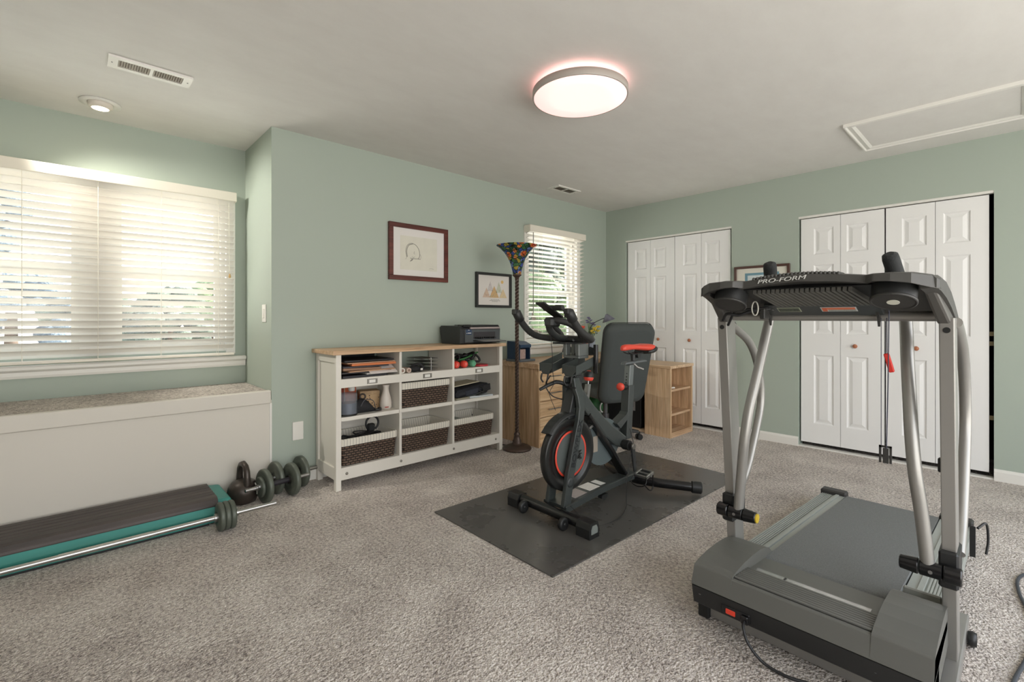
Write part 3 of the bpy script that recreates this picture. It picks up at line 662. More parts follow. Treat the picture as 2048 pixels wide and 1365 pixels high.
# middle shelf right
r = thing('camera_bag', 'black zipped camera bag lying on magazines on the middle right shelf', 'bag', (2.47, 3.2, 0.5))
mt = Matrix.Translation((2.465, 3.18, 0.532)) @ Matrix.Rotation(rad(-6), 4, 'Y') @ Matrix.Rotation(rad(4), 4, 'Z')
MB().rbox(-0.19, 0.19, -0.075, 0.1, -0.026, 0.040, 0.02, mt).build('bag_body', M('bag_black', (34, 36, 42), 0.75, grain=0.5, gscale=80), r, bevel=0.006)
MB().rbox(-0.10, 0.04, -0.082, -0.07, -0.018, 0.026, 0.005, mt).build('front_pocket', M('bag_pocket', (44, 48, 58), 0.7), r)
MB().rbox(0.10, 0.185, -0.083, -0.072, -0.022, 0.034, 0.005, mt).build('end_pocket', M('bag_pocket2', (28, 28, 31), 0.6), r)
MB().tube([mt @ Vector(p) for p in bez([(0.05, -0.08, 0.0), (0.075, -0.1, -0.02), (0.09, -0.085, 0.01), (0.06, -0.08, 0.03)])], 0.005, 8).build('strap', MBLACK, r)
sheet('magazine', 'grey magazine under the black bag on the middle right shelf', 'magazine', 2.26, 2.46, 3.10, 3.36, 0.4825, 0.012, (146, 142, 122), 5, 0, 0.5)
sheet('brochure', 'white brochure under the right end of the black bag', 'brochure', 2.43, 2.66, 3.085, 3.32, 0.4825, 0.014, (196, 204, 206), -6, 0, 0.5)
sheet('newspaper', 'pale folded newspaper on top of the black bag', 'newspaper', 2.27, 2.58, 3.17, 3.34, 0.585, 0.008, (200, 190, 164), 3, -4, 0.8)
tag(MB().prism([(2.47, 0.501), (2.60, 0.530), (2.585, 0.515), (2.50, 0.4975)], 'y', 3.085, 3.10).build('black_strap', MBLACK), 'black strap hanging in front of the white brochure', 'strap')

# ---------------------------------------------------------------- printer on the console
pr = thing('printer', 'black inkjet printer with open paper tray on the wood top', 'printer', (2.53, 3.24, 0.930))
MPB = M('printer_black', (40, 41, 42), 0.35); MPG = M('printer_grey', (74, 78, 80), 0.3); px0, px1, pyf, pyb, pz = 2.318, 2.752, 3.10, 3.39, 0.931
MB().prism([(pyf + 0.004, pz + 0.005), (pyf, pz + 0.12), (pyf + 0.015, pz + 0.150), (pyb - 0.02, pz + 0.152), (pyb, pz + 0.135), (pyb - 0.03, pz)], 'x', px0, px1).build('housing', MPB, pr, bevel=0.006)
MB().rbox(px0 + 0.045, px1 - 0.004, pyf - 0.006, pyf + 0.004, pz + 0.012, pz + 0.122, 0.004).build('front_panel', MPG, pr)
MB().rbox(px0 + 0.10, px1 - 0.006, pyf - 0.010, pyf + 0.01, pz + 0.124, pz + 0.141, 0.004).build('silver_band', M('printer_rose', (176, 162, 160), 0.25, 0.4), pr)
MB().rbox(px0 + 0.12, px1 - 0.005, pyf + 0.01, pyb - 0.04, pz + 0.146, pz + 0.158, 0.005).build('scanner_lid', MPB, pr)
MB().rbox(px0 + 0.03, px0 + 0.115, pyf - 0.004, pyf + 0.08, pz + 0.140, pz + 0.162, 0.005).build('screen', MBLACKG, pr)
MB().rbox(px0 + 0.055, px0 + 0.115, pyf - 0.009, pyf, pz + 0.078, pz + 0.122, 0.002).build('ink_sticker', M('ink_blue', (44, 64, 92), 0.4), pr)
m = MB().box(px0 + 0.072, px0 + 0.105, pyf - 0.0098, pyf - 0.009, pz + 0.090, pz + 0.095).box(px0 + 0.060, px0 + 0.064, pyf - 0.0098, pyf - 0.009, pz + 0.088, pz + 0.093).box(px0 + 0.075, px0 + 0.09, pyf - 0.0098, pyf - 0.009, pz + 0.115, pz + 0.118)
m.build('sticker_marks', MWHITE, pr)
MB().box(px0 + 0.135, px1 - 0.062, pyf - 0.0075, pyf + 0.001, pz + 0.050, pz + 0.10).build('output_slot', M('slot_dark', (50, 47, 50), 0.5), pr)
m = MB()
for k in range(9): m.cyl((px0 + 0.15 + 0.024 * k, pyf - 0.013, pz + 0.05), (px0 + 0.162 + 0.024 * k, pyf - 0.013, pz + 0.05), 0.008, n=10)
m.cyl((px0 + 0.13, pyf - 0.013, pz + 0.05), (px1 - 0.06, pyf - 0.013, pz + 0.05), 0.003, n=8); m.build('rollers', MBLACKG, pr)
MB().prism([(pyf - 0.12, pz + 0.018), (pyf - 0.12, pz + 0.024), (pyf + 0.01, pz + 0.034), (pyf + 0.01, pz + 0.024)], 'x', px0 + 0.13, px1 - 0.035).build('paper_tray', MPB, pr, bevel=0.002)
MB().prism([(pyf - 0.115, pz + 0.0245), (pyf - 0.115, pz + 0.0262), (pyf, pz + 0.0355), (pyf, pz + 0.034)], 'x', px0 + 0.16, px1 - 0.05).build('paper', M('tray_edge', (150, 148, 146), 0.4), pr)

# ---------------------------------------------------------------- pictures
MGP = M('picture_paper', (226, 222, 210), 0.8)
def frame_box(m, x0, x1, z0, z1, w, d, Y=YL):
    for a, b, c, e in ((x0, x1, z0, z0 + w), (x0, x1, z1 - w, z1), (x0, x0 + w, z0 + w, z1 - w), (x1 - w, x1, z0 + w, z1 - w)): m.rbox(a, b, Y - d, Y - 0.001, c, e, 0.002)
    return m
MMAH = wood('mahogany', (74, 34, 28), (98, 48, 40), (122, 62, 50), 'x', 1.0, 0.3)
r = thing('picture_frame', 'mahogany framed pencil portrait drawing on the green wall', 'picture', (2.13, YL - 0.01, 1.455))
frame_box(MB(), 1.848, 2.416, 1.458, 1.920, 0.037, 0.028).build('frame', MMAH, r)
MB().box(1.88, 2.385, YL - 0.012, YL - 0.004, 1.49, 1.89).build('mat_board', M('mat_board', (224, 221, 216), 0.8), r)
art = MB().box(1.953, 2.308, YL - 0.0125, YL - 0.0118, 1.545, 1.822).build('drawing_sheet', M('sketch_sheet', (216, 214, 200), 0.85, var=0.03, vscale=12), r)
m = MB(); yy = YL - 0.0128
def stroke(m, pts, w):
    P = bez([(a, yy, b) for a, b in pts], 6); m.tube(P, w, 5)
stroke(m, [(2.012, 1.648), (2.004, 1.70), (2.018, 1.745), (2.055, 1.765), (2.10, 1.752), (2.128, 1.715), (2.135, 1.67), (2.122, 1.64)], 0.0022)
stroke(m, [(2.018, 1.65), (2.012, 1.70), (2.03, 1.745), (2.07, 1.762)], 0.0028)
stroke(m, [(2.085, 1.700), (2.080, 1.685), (2.088, 1.678)], 0.0014); stroke(m, [(2.06, 1.655), (2.075, 1.650), (2.09, 1.656)], 0.0012)
for k in range(9): stroke(m, [(2.045 + 0.011 * k, 1.648 - 0.004 * (k % 3)), (2.052 + 0.011 * k, 1.636), (2.056 + 0.011 * k, 1.646)], 0.0013)
for k in range(4): stroke(m, [(2.055 - 0.004 * k, 1.628 - 0.004 * k), (2.073 - 0.003 * k, 1.640 - 0.005 * k)], 0.0026)
stroke(m, [(2.14, 1.68), (2.148, 1.66), (2.142, 1.64)], 0.0012); stroke(m, [(2.002, 1.63), (2.012, 1.645)], 0.0012)
stroke(m, [(2.23, 1.566), (2.25, 1.569), (2.275, 1.565)], 0.0011)
m.build('pencil_lines', M('pencil', (142, 140, 132), 0.9), art)
r = thing('picture_frame', 'black framed print of patterned triangle mountains beside the floor lamp', 'picture', (2.955, YL - 0.01, 1.245))
frame_box(MB(), 2.733, 3.178, 1.247, 1.577, 0.024, 0.028).build('frame', M('frame_black', (34, 36, 35), 0.4), r)
art = MB().box(2.752, 3.16, YL - 0.010, YL - 0.004, 1.265, 1.56).build('print_sheet', M('print_white', (226, 221, 214), 0.8), r)
def tri(name, xc, zb, w, h, c1, c2):
    t = NT(name); v = t.n('ShaderNodeTexVoronoi'); v.inputs['Scale'].default_value = 60; t.l(t.coord(), v.inputs['Vector'])
    f = t.math('ADD', v.outputs['Distance'], t.math('MULTIPLY', t.noise(t.coord(), 26, 3), 0.7)); t.col(t.ramp(f, [(0.35, lin(c1)), (0.75, lin(c2))])); t.rough(0.8)
    MB().prism([(xc - w / 2, zb), (xc + w / 2, zb), (xc, zb + h)], 'y', YL - 0.0112, YL - 0.0098).build(name, t.m, art)
tri('mountain', 2.865, 1.342, 0.094, 0.092, (158, 122, 102), (214, 190, 168)); tri('mountain', 2.912, 1.404, 0.074, 0.092, (170, 132, 116), (206, 200, 196))
tri('mountain', 2.962, 1.342, 0.118, 0.112, (116, 154, 140), (214, 178, 128)); tri('mountain', 3.020, 1.392, 0.080, 0.104, (176, 132, 104), (196, 200, 180)); tri('mountain', 3.075, 1.342, 0.100, 0.088, (176, 186, 170), (222, 200, 160))
MB().cyl((3.064, YL - 0.0112, 1.496), (3.064, YL - 0.0098, 1.496), 0.016, n=24).build('sun', M('print_sun', (226, 190, 120), 0.7), art)
m = MB()
for z, w in ((1.322, 0.10), (1.312, 0.13), (1.303, 0.07)):
    x = 2.968 - w / 2
    while x < 2.968 + w / 2: 
        q = random.uniform(0.006, 0.014); m.box(x, x + q, YL - 0.0112, YL - 0.0098, z, z + 0.004); x += q + 0.004
m.build('caption', M('caption', (128, 124, 118), 0.8), art)
r = thing('picture_frame', 'dark brown framed blue picture behind the treadmill console', 'picture', (XR - 0.01, 1.653, 1.20))
m = MB()
for a, b, c, e in ((1.408, 1.898, 1.215, 1.237), (1.408, 1.898, 1.623, 1.645), (1.408, 1.430, 1.237, 1.623), (1.876, 1.898, 1.237, 1.623)): m.rbox(XR - 0.026, XR - 0.001, a, b, c, e, 0.002)
m.build('frame', M('frame_brown', (84, 58, 50), 0.35), r)
MB().box(XR - 0.010, XR - 0.004, 1.425, 1.88, 1.23, 1.63).build('mat_board', M('mat_cream', (222, 219, 206), 0.8), r)
pp = MB().box(XR - 0.012, XR - 0.0095, 1.50, 1.80, 1.30, 1.578).build('blue_border', M('border_blue', (112, 150, 164), 0.7), r)
MB().box(XR - 0.0135, XR - 0.0115, 1.525, 1.775, 1.32, 1.555).build('landscape', M('landscape', (206, 216, 216), 0.7, var=0.12, vscale=12), pp)

# ---------------------------------------------------------------- floor lamp
fx, fy = 2.853, 2.99
r = thing('floor_lamp', 'torchiere floor lamp with twisted dark pole and stained glass flower shade', 'floor lamp', (fx, fy, 0))
MIRON = M('iron_brown', (84, 70, 62), 0.38, 0.5, grain=0.2, gscale=120)
MB().lathe([(0.0, 0), (0.122, 0), (0.128, 0.010), (0.118, 0.022), (0.085, 0.036), (0.05, 0.046), (0.036, 0.062), (0.040, 0.074), (0.030, 0.090), (0.024, 0.120), (0.028, 0.132), (0.018, 0.15)], (fx, fy, 0.001), 40).build('base', MIRON, r)
m = MB(); n = 3; steps = 260; z0, z1 = 0.14, 1.50
for s in range(n):
    m.tube([(fx + 0.0100 * math.cos(2 * PI * s / n + k * 0.36), fy + 0.0100 * math.sin(2 * PI * s / n + k * 0.36), z0 + (z1 - z0) * k / steps) for k in range(steps + 1)], 0.0082, 7)
m.build('twisted_pole', MIRON, r)
def stained():
    t = NT('stained_glass'); co = t.mapping((1, 1, 1)); v = t.n('ShaderNodeTexVoronoi'); v.inputs['Scale'].default_value = 33; t.l(co, v.inputs['Vector'])
    e = t.n('ShaderNodeTexVoronoi', feature='DISTANCE_TO_EDGE'); e.inputs['Scale'].default_value = 33; t.l(co, e.inputs['Vector'])
    big = t.n('ShaderNodeTexVoronoi'); big.inputs['Scale'].default_value = 12; t.l(co, big.inputs['Vector'])
    rose = t.ramp(t.math('ADD', big.outputs['Distance'], t.math('MULTIPLY', v.outputs['Distance'], 0.0)), [(0.0, lin((190, 64, 48))), (0.2, lin((238, 120, 66))), (0.34, lin((248, 168, 92))), (0.42, lin((240, 196, 100)))], 'CONSTANT')
    sep = t.n('ShaderNodeSeparateColor'); t.l(v.outputs['Color'], sep.inputs[0])
    bg = t.ramp(sep.outputs[0], [(0.0, lin((66, 104, 86))), (0.26, lin((76, 100, 176))), (0.5, lin((120, 150, 204))), (0.68, lin((84, 134, 90))), (0.84, lin((190, 176, 84)))], 'CONSTANT')
    c = t.mix(t.math('LESS_THAN', big.outputs['Distance'], 0.42), bg, rose)
    c2 = t.mix(t.math('LESS_THAN', e.outputs['Distance'], 0.06), c, lin((44, 46, 42)))
    t.col(c2); t.rough(0.25)
    tl = t.n('ShaderNodeBsdfTranslucent'); t.l(c2, tl.inputs[0]); mx = t.n('ShaderNodeMixShader'); mx.inputs[0].default_value = 0.5
    t.l(t.b.outputs[0], mx.inputs[1]); t.l(tl.outputs[0], mx.inputs[2]); t.l(mx.outputs[0], t.t.nodes['Material Output'].inputs[0]); return t.m
MB().lathe([(0.036, 0.0), (0.038, 0.02), (0.045, 0.05), (0.058, 0.10), (0.080, 0.15), (0.112, 0.198), (0.150, 0.236), (0.178, 0.254), (0.180, 0.258), (0.172, 0.254), (0.108, 0.20), (0.074, 0.15), (0.052, 0.10)], (fx, fy, 1.525), 56, caps=False).build('glass_shade', stained(), r)
MB().lathe([(0.016, -0.045), (0.020, -0.02), (0.030, -0.012), (0.040, -0.004), (0.041, 0.004), (0.034, 0.008), (0, 0.008)], (fx, fy, 1.522), 28).build('shade_holder', MIRON, r)
MB().tube(bez([(fx - 0.02, fy + 0.11, 0.02), (fx - 0.06, fy + 0.14, 0.03), (fx - 0.10, fy + 0.18, 0.10), (fx - 0.14, fy + 0.26, 0.18), (fx - 0.15, fy + 0.33, 0.22)]), 0.004, 8).build('power_cord', MCABLE, r)
# ---------------------------------------------------------------- desk under the small window
dk = thing('desk', 'light oak desk with drawer pedestal under the small window', 'desk', (3.6, 3.15, 0))
TZ = 0.742; yd = 2.877
MB().rbox(2.99, XR - 0.005, 2.86, YL - 0.002, TZ - 0.044, TZ, 0.002).build('desktop', MOAKX, dk)
MB().box(3.012, 3.022, yd, 3.147, 0.0, TZ - 0.044).box(3.012, 3.022, 3.157, YL - 0.02, 0.0, TZ - 0.044).box(3.014, 3.03, 3.14, 3.16, 0, TZ - 0.044).build('side_panel', MOAKZ, dk)
MB().box(3.022, 3.50, yd + 0.018, YL - 0.02, 0.0, TZ - 0.044).build('pedestal_body', MOAKZ, dk)
MOAKD = wood('oak_drawer', (190, 154, 114), (218, 184, 142), (232, 206, 166), 'x', 1.0)
zs = [0.03, 0.262, 0.405, 0.555, 0.694]
for i in range(4):
    d = MB().rbox(3.026, 3.496, yd, yd + 0.018, zs[i] + 0.003, zs[i + 1] - 0.003, 0.0015).build('drawer', MOAKD, dk)
    zc = (zs[i] + zs[i + 1]) / 2 if i else 0.20
    zc = {0: 0.262 - 0.04, 1: 0.33, 2: 0.475, 3: 0.625}[i]
    MB().cyl((3.12, yd - 0.022, zc), (3.29, yd - 0.022, zc), 0.005, n=10).cyl((3.14, yd - 0.022, zc), (3.14, yd, zc), 0.004, n=8).cyl((3.27, yd - 0.022, zc), (3.27, yd, zc), 0.004, n=8).build('drawer_handle', MCHROME, d)
# return with open end shelves
rt = thing('desk_return', 'light oak desk return ending in an open three shelf bookcase', 'bookcase', (4.45, 2.55, 0))
rx0, rx1, ry0, RZ = 4.166, 4.612, 2.253, 0.690
MB().rbox(rx0 - 0.008, rx1 + 0.008, ry0 - 0.008, 2.86, RZ - 0.028, RZ, 0.002).build('top', MOAKY, rt)
MB().box(rx0, rx0 + 0.022, ry0, 2.53, 0.0, RZ - 0.028).build('side_panel', MOAKZ, rt)
MB().box(rx1 - 0.022, rx1, ry0, 2.53, 0.0, RZ - 0.028).build('side_panel', MOAKZ, rt)
MB().box(rx0 + 0.022, rx1 - 0.022, 2.512, 2.53, 0.0, RZ - 0.028).build('back_panel', MOAKZ, rt)
for z in (0.205, 0.437): MB().box(rx0 + 0.022, rx1 - 0.022, ry0 + 0.014, 2.512, z, z + 0.02).build('shelf', MOAKX, rt)
MB().box(rx0 + 0.022, rx1 - 0.022, ry0, 2.512, 0.0, 0.05).build('plinth', MOAKX, rt)
MB().box(rx0 + 0.03, rx1 + 0.1, 2.53, 3.40, 0.0, 0.03).build('floor_board', MOAKY, rt)
MB().box(rx1 + 0.06, rx1 + 0.078, 2.53, 3.40, 0.03, RZ - 0.028).build('modesty_panel', MOAKZ, rt)
def bottle(label, x, y, z, rr, h, body, lid, band=None):
    r = thing('bottle', label, 'bottle', (x, y, z))
    MB().lathe([(0, 0), (rr, 0.0), (rr, h * 0.72), (rr * 0.75, h * 0.8), (rr * 0.75, h * 0.82), (0, h * 0.82)], (x, y, z + 0.0005), 22).build('body', M('bottle_body', body, 0.35), r)
    MB().cyl((x, y, z + h * 0.80), (x, y, z + h), rr * 0.8, n=20, bev=0.003).build('cap', M('bottle_cap', lid, 0.4), r)
    if band: MB().lathe([(rr + 0.0008, h * 0.1), (rr + 0.0008, h * 0.62)], (x, y, z), 24, caps=False).build('label_wrap', M('bottle_label', band, 0.5, var=0.2, vscale=60), r)
bottle('white supplement bottle with orange label on the lower bookcase shelf', 4.31, 2.36, 0.225, 0.030, 0.125, (232, 226, 214), (234, 230, 222), (216, 112, 64))
bottle('pale green small bottle on the bookcase bottom', 4.245, 2.33, 0.05, 0.026, 0.085, (206, 214, 176), (232, 230, 214))
bottle('second pale bottle beside the green one on the bookcase bottom', 4.29, 2.36, 0.05, 0.020, 0.092, (214, 216, 190), (226, 224, 206))
tag(MB().cyl((4.22, 2.32, 0.232), (4.27, 2.30, 0.232), 0.008, n=12).build('white_tube', MWHITE), 'small white tube lying beside the orange label bottle', 'tube')
tag(MB().cyl((4.24, 2.33, 0.466), (4.33, 2.30, 0.464), 0.008, n=12).build('white_marker', MWHITE), 'white marker lying on the upper bookcase shelf', 'marker')
# things on the desktop
r = thing('desk_organizer', 'dark blue desk organizer with papers behind the lamp pole', 'desk organizer', (2.99, 3.2, TZ), 0)
MBLUE = M('organizer_blue', (44, 66, 92), 0.35)
MB().rbox(3.0, 3.20, 3.10, 3.30, TZ, TZ + 0.022, 0.005).build('base_tray', M('tray_grey', (96, 102, 106), 0.4), r)
MB().prism([(3.11, TZ + 0.13), (3.11, TZ + 0.158), (3.18, TZ + 0.185), (3.29, TZ + 0.19), (3.29, TZ + 0.022), (3.27, TZ + 0.022), (3.27, TZ + 0.13)], 'x', 3.01, 3.15).build('blue_hood', MBLUE, r, bevel=0.004)
for x in (3.012, 3.144): MB().box(x, x + 0.004, 3.12, 3.28, TZ + 0.022, TZ + 0.135).build('cheek', MBLUE, r)
tag(MB().rbox(3.03, 3.12, 3.15, 3.25, TZ + 0.0225, TZ + 0.115, 0.004).build('note_cards', M('cards', (176, 150, 140), 0.7, var=0.2, vscale=60)), 'stack of pinkish note cards inside the blue organizer', 'cards')
r = thing('desk_lamp', 'small desk lamp with dark cone shade and thin curved neck', 'desk lamp', (4.17, 3.2, TZ))
MB().cyl((4.16, 3.22, TZ), (4.16, 3.22, TZ + 0.018), 0.07, n=28, bev=0.004).build('base', MBLACK, r)
MB().tube(bez([(4.16, 3.22, TZ + 0.015), (4.16, 3.21, TZ + 0.17), (4.162, 3.20, TZ + 0.28), (4.195, 3.18, TZ + 0.345), (4.26, 3.14, TZ + 0.385), (4.315, 3.10, TZ + 0.41)]), 0.0045, 8).build('neck', MBLACK, r)
ax = Vector((0.20, -0.22, -0.85)).normalized()
MB().lathe([(0.012, 0), (0.022, 0.012), (0.072, 0.078), (0.0745, 0.078), (0.025, 0.014)], (4.322, 3.10, TZ + 0.448), 28, ax, caps=False).build('shade', M('shade_grey', (104, 104, 116), 0.35), r)
MB().lathe([(0, 0), (0.068, 0.0)], Vector((4.322, 3.10, TZ + 0.448)) + ax * 0.072, 28, ax, caps=False).build('reflector', M('reflector', (232, 226, 206), 0.4), r)
r = thing('vase', 'clear vase on the desk behind the chair holding blue and white stems', 'vase', (4.25, 3.27, TZ))
MB().lathe([(0, 0), (0.052, 0.0), (0.056, 0.02), (0.060, 0.13), (0.062, 0.17), (0.058, 0.17), (0.052, 0.02)], (4.25, 3.27, TZ + 0.0005), 28, caps=False).build('glass_body', plastic('clear_vase', (0.82, 0.88, 0.95), 0.35), r)
m = MB()
for k in range(6): m.tube([(4.25 + 0.02 * math.cos(k), 3.27 + 0.02 * math.sin(k), TZ + 0.004), (4.25 + 0.035 * math.cos(k * 1.3), 3.27 + 0.03 * math.sin(k * 1.3), TZ + 0.16)], 0.010, 8)
m.build('blue_fill', M('blue_fill', (74, 122, 182), 0.4, var=0.3, vscale=30), r)
def flower(label, cat_col, pts, heads, hr, green=(86, 112, 70), name='flower_bunch', petal=5):
    r = thing(name, label, 'flowers', pts[0]); rng = random.Random(int(pts[0][2] * 1000) + len(heads))
    m = MB()
    for h in heads: m.tube(bez([pts[0], ((pts[0][0] + h[0]) / 2 + rng.uniform(-0.01, 0.01), (pts[0][1] + h[1]) / 2, (pts[0][2] + h[2]) / 2 + 0.03), h], 5), 0.0022, 6)
    for k in range(6):
        h = heads[k % len(heads)]; f = rng.uniform(0.4, 0.8); c = Vector(pts[0]).lerp(Vector(h), f); d = Vector((rng.uniform(-1, 1), rng.uniform(-1, 1), rng.uniform(0.2, 1))).normalized() * 0.05
        w = d.cross(Vector((0, 0, 1))).normalized() * 0.009
        m.add([c, c + d * 0.5 + w, c + d, c + d * 0.5 - w], [(0, 1, 2, 3)])
    m.build('stems', M('stem_green', green, 0.7), r); b = MB()
    for h in heads:
        for k in range(petal):
            a = 2 * PI * k / petal + rng.uniform(0, 1); el = rng.uniform(0.1, 0.7); d = Vector((math.cos(a) * math.cos(el), math.sin(a) * math.cos(el), math.sin(el)))
            b.sphere(Vector(h) + d * hr * 0.55, hr * 0.5, 4, (1, 1, 0.7))
        b.sphere(h, hr * 0.4, 4)
    b.build('blooms', M('bloom', cat_col, 0.7, var=0.25, vscale=60), r)
vb = (4.25, 3.27, TZ + 0.1)
flower('bunch of yellow daffodils in the clear vase below the desk lamp shade', (242, 206, 70), [vb], [(4.27, 3.22, 1.03), (4.30, 3.24, 1.01), (4.24, 3.24, 1.00), (4.31, 3.20, 1.045), (4.28, 3.26, 0.98), (4.33, 3.22, 1.00)], 0.028)
flower('spray of small purple flowers above the yellow daffodils', (98, 84, 128), [vb], [(4.17, 3.25, 1.115), (4.20, 3.24, 1.135), (4.22, 3.26, 1.10), (4.24, 3.25, 1.12), (4.26, 3.25, 1.085), (4.19, 3.26, 1.095), (4.29, 3.24, 1.07), (4.18, 3.24, 1.15), (4.23, 3.24, 1.085), (4.30, 3.26, 1.09)], 0.018, petal=6)
flower('single red tulip left of the yellow daffodils', (226, 92, 70), [vb], [(4.10, 3.25, 1.05), (4.105, 3.26, 1.035)], 0.026)
r = thing('marker_cup', 'cup of blue and orange pens beside the vase', 'pen cup', (4.10, 3.22, TZ))
MB().lathe([(0, 0), (0.036, 0), (0.038, 0.09), (0.034, 0.09), (0.032, 0.005)], (4.10, 3.22, TZ + 0.0005), 20, caps=False).build('cup', M('cup_glass', (176, 170, 168), 0.3), r)
m = MB(); m2 = MB()
for k in range(5):
    a = k * 1.3; (m if k % 2 else m2).cyl((4.10 + 0.012 * math.cos(a), 3.22 + 0.012 * math.sin(a), TZ + 0.006), (4.10 + 0.028 * math.cos(a), 3.22 + 0.028 * math.sin(a), TZ + 0.17), 0.006, n=8)
m.build('blue_pens', M('pen_blue', (60, 110, 190), 0.4), r); m2.build('orange_pens', M('pen_orange', (222, 120, 84), 0.4), r)
# ---------------------------------------------------------------- office chair
cx, cy = 3.735, 2.69; ca = rad(68)
ch = thing('office_chair', 'black office chair with tall upholstered back turned toward the desk', 'office chair', (cx, cy, 0), ca)
MFAB = M('chair_fabric', (70, 75, 74), 0.85, grain=0.3, gscale=500); MCB = M('chair_black', (40, 42, 42), 0.5)
def rr_ring(hw, hh, r, x, zc, n=6, yoff=0.0, taper=0.0):
    out = []
    for sy, sz, a0 in ((1, 1, 0), (-1, 1, 90), (-1, -1, 180), (1, -1, 270)):
        for k in range(n + 1):
            a = rad(a0 + 90 * k / n); yy = sy * (hw - r) + r * math.cos(a); zz = sz * (hh - r) + r * math.sin(a)
            yy *= 1 - taper * (zz / hh < 0) * abs(zz / hh); out.append((x, yy + yoff, zc + zz))
    return out
def tilt(ps, x0, z0, a): return [Vector((x0 + (p[0]) * math.cos(a) - (p[2] - z0) * math.sin(a), p[1], z0 + (p[0]) * math.sin(a) + (p[2] - z0) * math.cos(a))) for p in ps]
ta = rad(13); bx = -0.27; zc = 0.745
m = MB(); R = []
for x, g, in ((-0.035, 0.05), (-0.030, 0.03), (-0.012, 0.008), (0.01, 0.0), (0.035, 0.0), (0.065, 0.01), (0.08, 0.04)):
    R.append(tilt(rr_ring(0.252 - g, 0.365 - g, 0.085, x, zc, 6, 0, 0.10), bx, 0.40, ta))
m.loft(R); m.build('backrest', MFAB, ch, local=True)
m = MB(); R = []
for x, g in ((0.028, -0.004), (0.034, -0.008), (0.044, -0.008), (0.05, -0.004)): R.append(tilt(rr_ring(0.252 - g, 0.365 - g, 0.088, x, zc, 6, 0, 0.10), bx, 0.40, ta))
m.loft(R, caps=False); m.build('back_edge', MCB, ch, local=True)
m = MB(); R = []
for z, g in ((0.42, 0.03), (0.435, 0.005), (0.47, 0.0), (0.50, 0.012), (0.51, 0.04)):
    R.append([Vector((p[2] - 0.02, p[1], z)) for p in rr_ring(0.25 - g, 0.24 - g, 0.07, 0, 0.0)])
m.loft(R); m.build('seat', MFAB, ch, local=True)
MB().rbox(-0.22, 0.05, -0.05, 0.05, 0.375, 0.42, 0.01).build('mechanism', MCB, ch, local=True)
MB().prism([(-0.20, 0.40), (-0.26, 0.42), (-0.285, 0.55), (-0.265, 0.55), (-0.235, 0.45), (-0.19, 0.42)], 'y', -0.035, 0.035).build('back_bracket', MCB, ch, local=True)
for sy in (1, -1):
    MB().tube(bez([(0.0, sy * 0.24, 0.42), (0.0, sy * 0.31, 0.45), (-0.02, sy * 0.315, 0.58), (-0.02, sy * 0.31, 0.66)]), 0.016, 10).rbox(-0.14, 0.14, sy * 0.31 - 0.035, sy * 0.31 + 0.035, 0.655, 0.69, 0.012).build('armrest', MCB, ch, local=True)
MB().cyl((0, 0, 0.10), (0, 0, 0.24), 0.034, n=20).cyl((0, 0, 0.24), (0, 0, 0.38), 0.022, n=18).build('gas_lift', M('lift_grey', (92, 92, 94), 0.3, 0.6), ch, local=True)
for k in range(5):
    a = rad(-122 + 72 * k); dx, dy = math.cos(a), math.sin(a); L = 0.31
    mt = Matrix.Rotation(a, 4, 'Z'); b = MB()
    b.hexa([mt @ Vector(p) for p in ((0.02, -0.028, 0.075), (L, -0.018, 0.065), (L, 0.018, 0.065), (0.02, 0.028, 0.075), (0.02, -0.024, 0.135), (L, -0.014, 0.088), (L, 0.014, 0.088), (0.02, 0.024, 0.135))])
    lg = b.build('base_leg', MCB, ch, local=True, bevel=0.006)
    c = MB(); px, py = dx * L, dy * L
    c.cyl((px, py, 0.028), (px, py, 0.075), 0.010, n=8)
    n1 = Vector((-math.sin(a + 0.6), math.cos(a + 0.6), 0))
    for q in (-1, 1): c.cyl(Vector((px, py, 0.028)) + n1 * q * 0.008, Vector((px, py, 0.028)) + n1 * q * 0.028, 0.027, n=18, bev=0.004)
    c.build('caster', MBLACK, lg, local=True)
# ---------------------------------------------------------------- computer tower and stored things under the desk
tw = thing('computer_tower', 'black computer tower standing on the floor board under the desk return', 'computer', (4.4, 2.8, 0.03))
MB().rbox(4.21, 4.40, 2.60, 3.02, 0.031, 0.44, 0.004).build('case', M('tower_black', (40, 39, 38), 0.5), tw)
MB().box(4.2085, 4.2105, 2.665, 2.745, 0.20, 0.36).build('label_sticker', M('tower_label', (150, 146, 142), 0.5), tw)
MB().box(4.2075, 4.209, 2.685, 2.725, 0.235, 0.31).build('sticker_emblem', M('tower_mark', (72, 68, 66), 0.5), tw)
MB().box(4.24, 4.37, 2.5985, 2.6005, 0.30, 0.42).build('bezel', MBLACKG, tw)
r = thing('wire_bundle', 'beige cable bundle resting on top of the computer tower', 'cables', (4.3, 2.66, 0.44))
rng = random.Random(5)
MB().tube(bez([(4.23 + rng.uniform(0, 0.14), 2.62 + rng.uniform(0, 0.1), 0.455 + rng.uniform(0, 0.09)) for _ in range(16)], 6), 0.011, 8).build('wires', M('wire_beige', (176, 166, 148), 0.6), r)
rng = random.Random(9)
r = thing('shopping_bag', 'dark green crumpled bag under the desk behind the bike', 'bag', (4.0, 3.0, 0))
m = MB().sphere((4.0, 3.0, 0.19), 0.17, 14, (0.8, 0.7, 1.05))
o = m.build('bag_body', M('bag_green', (44, 96, 52), 0.6, var=0.3, vscale=14), r); d = o.modifiers.new('d', 'DISPLACE'); tx = bpy.data.textures.new('crumple', 'CLOUDS'); tx.noise_scale = 0.06; d.texture = tx; d.strength = 0.05; d.mid_level = 0.6
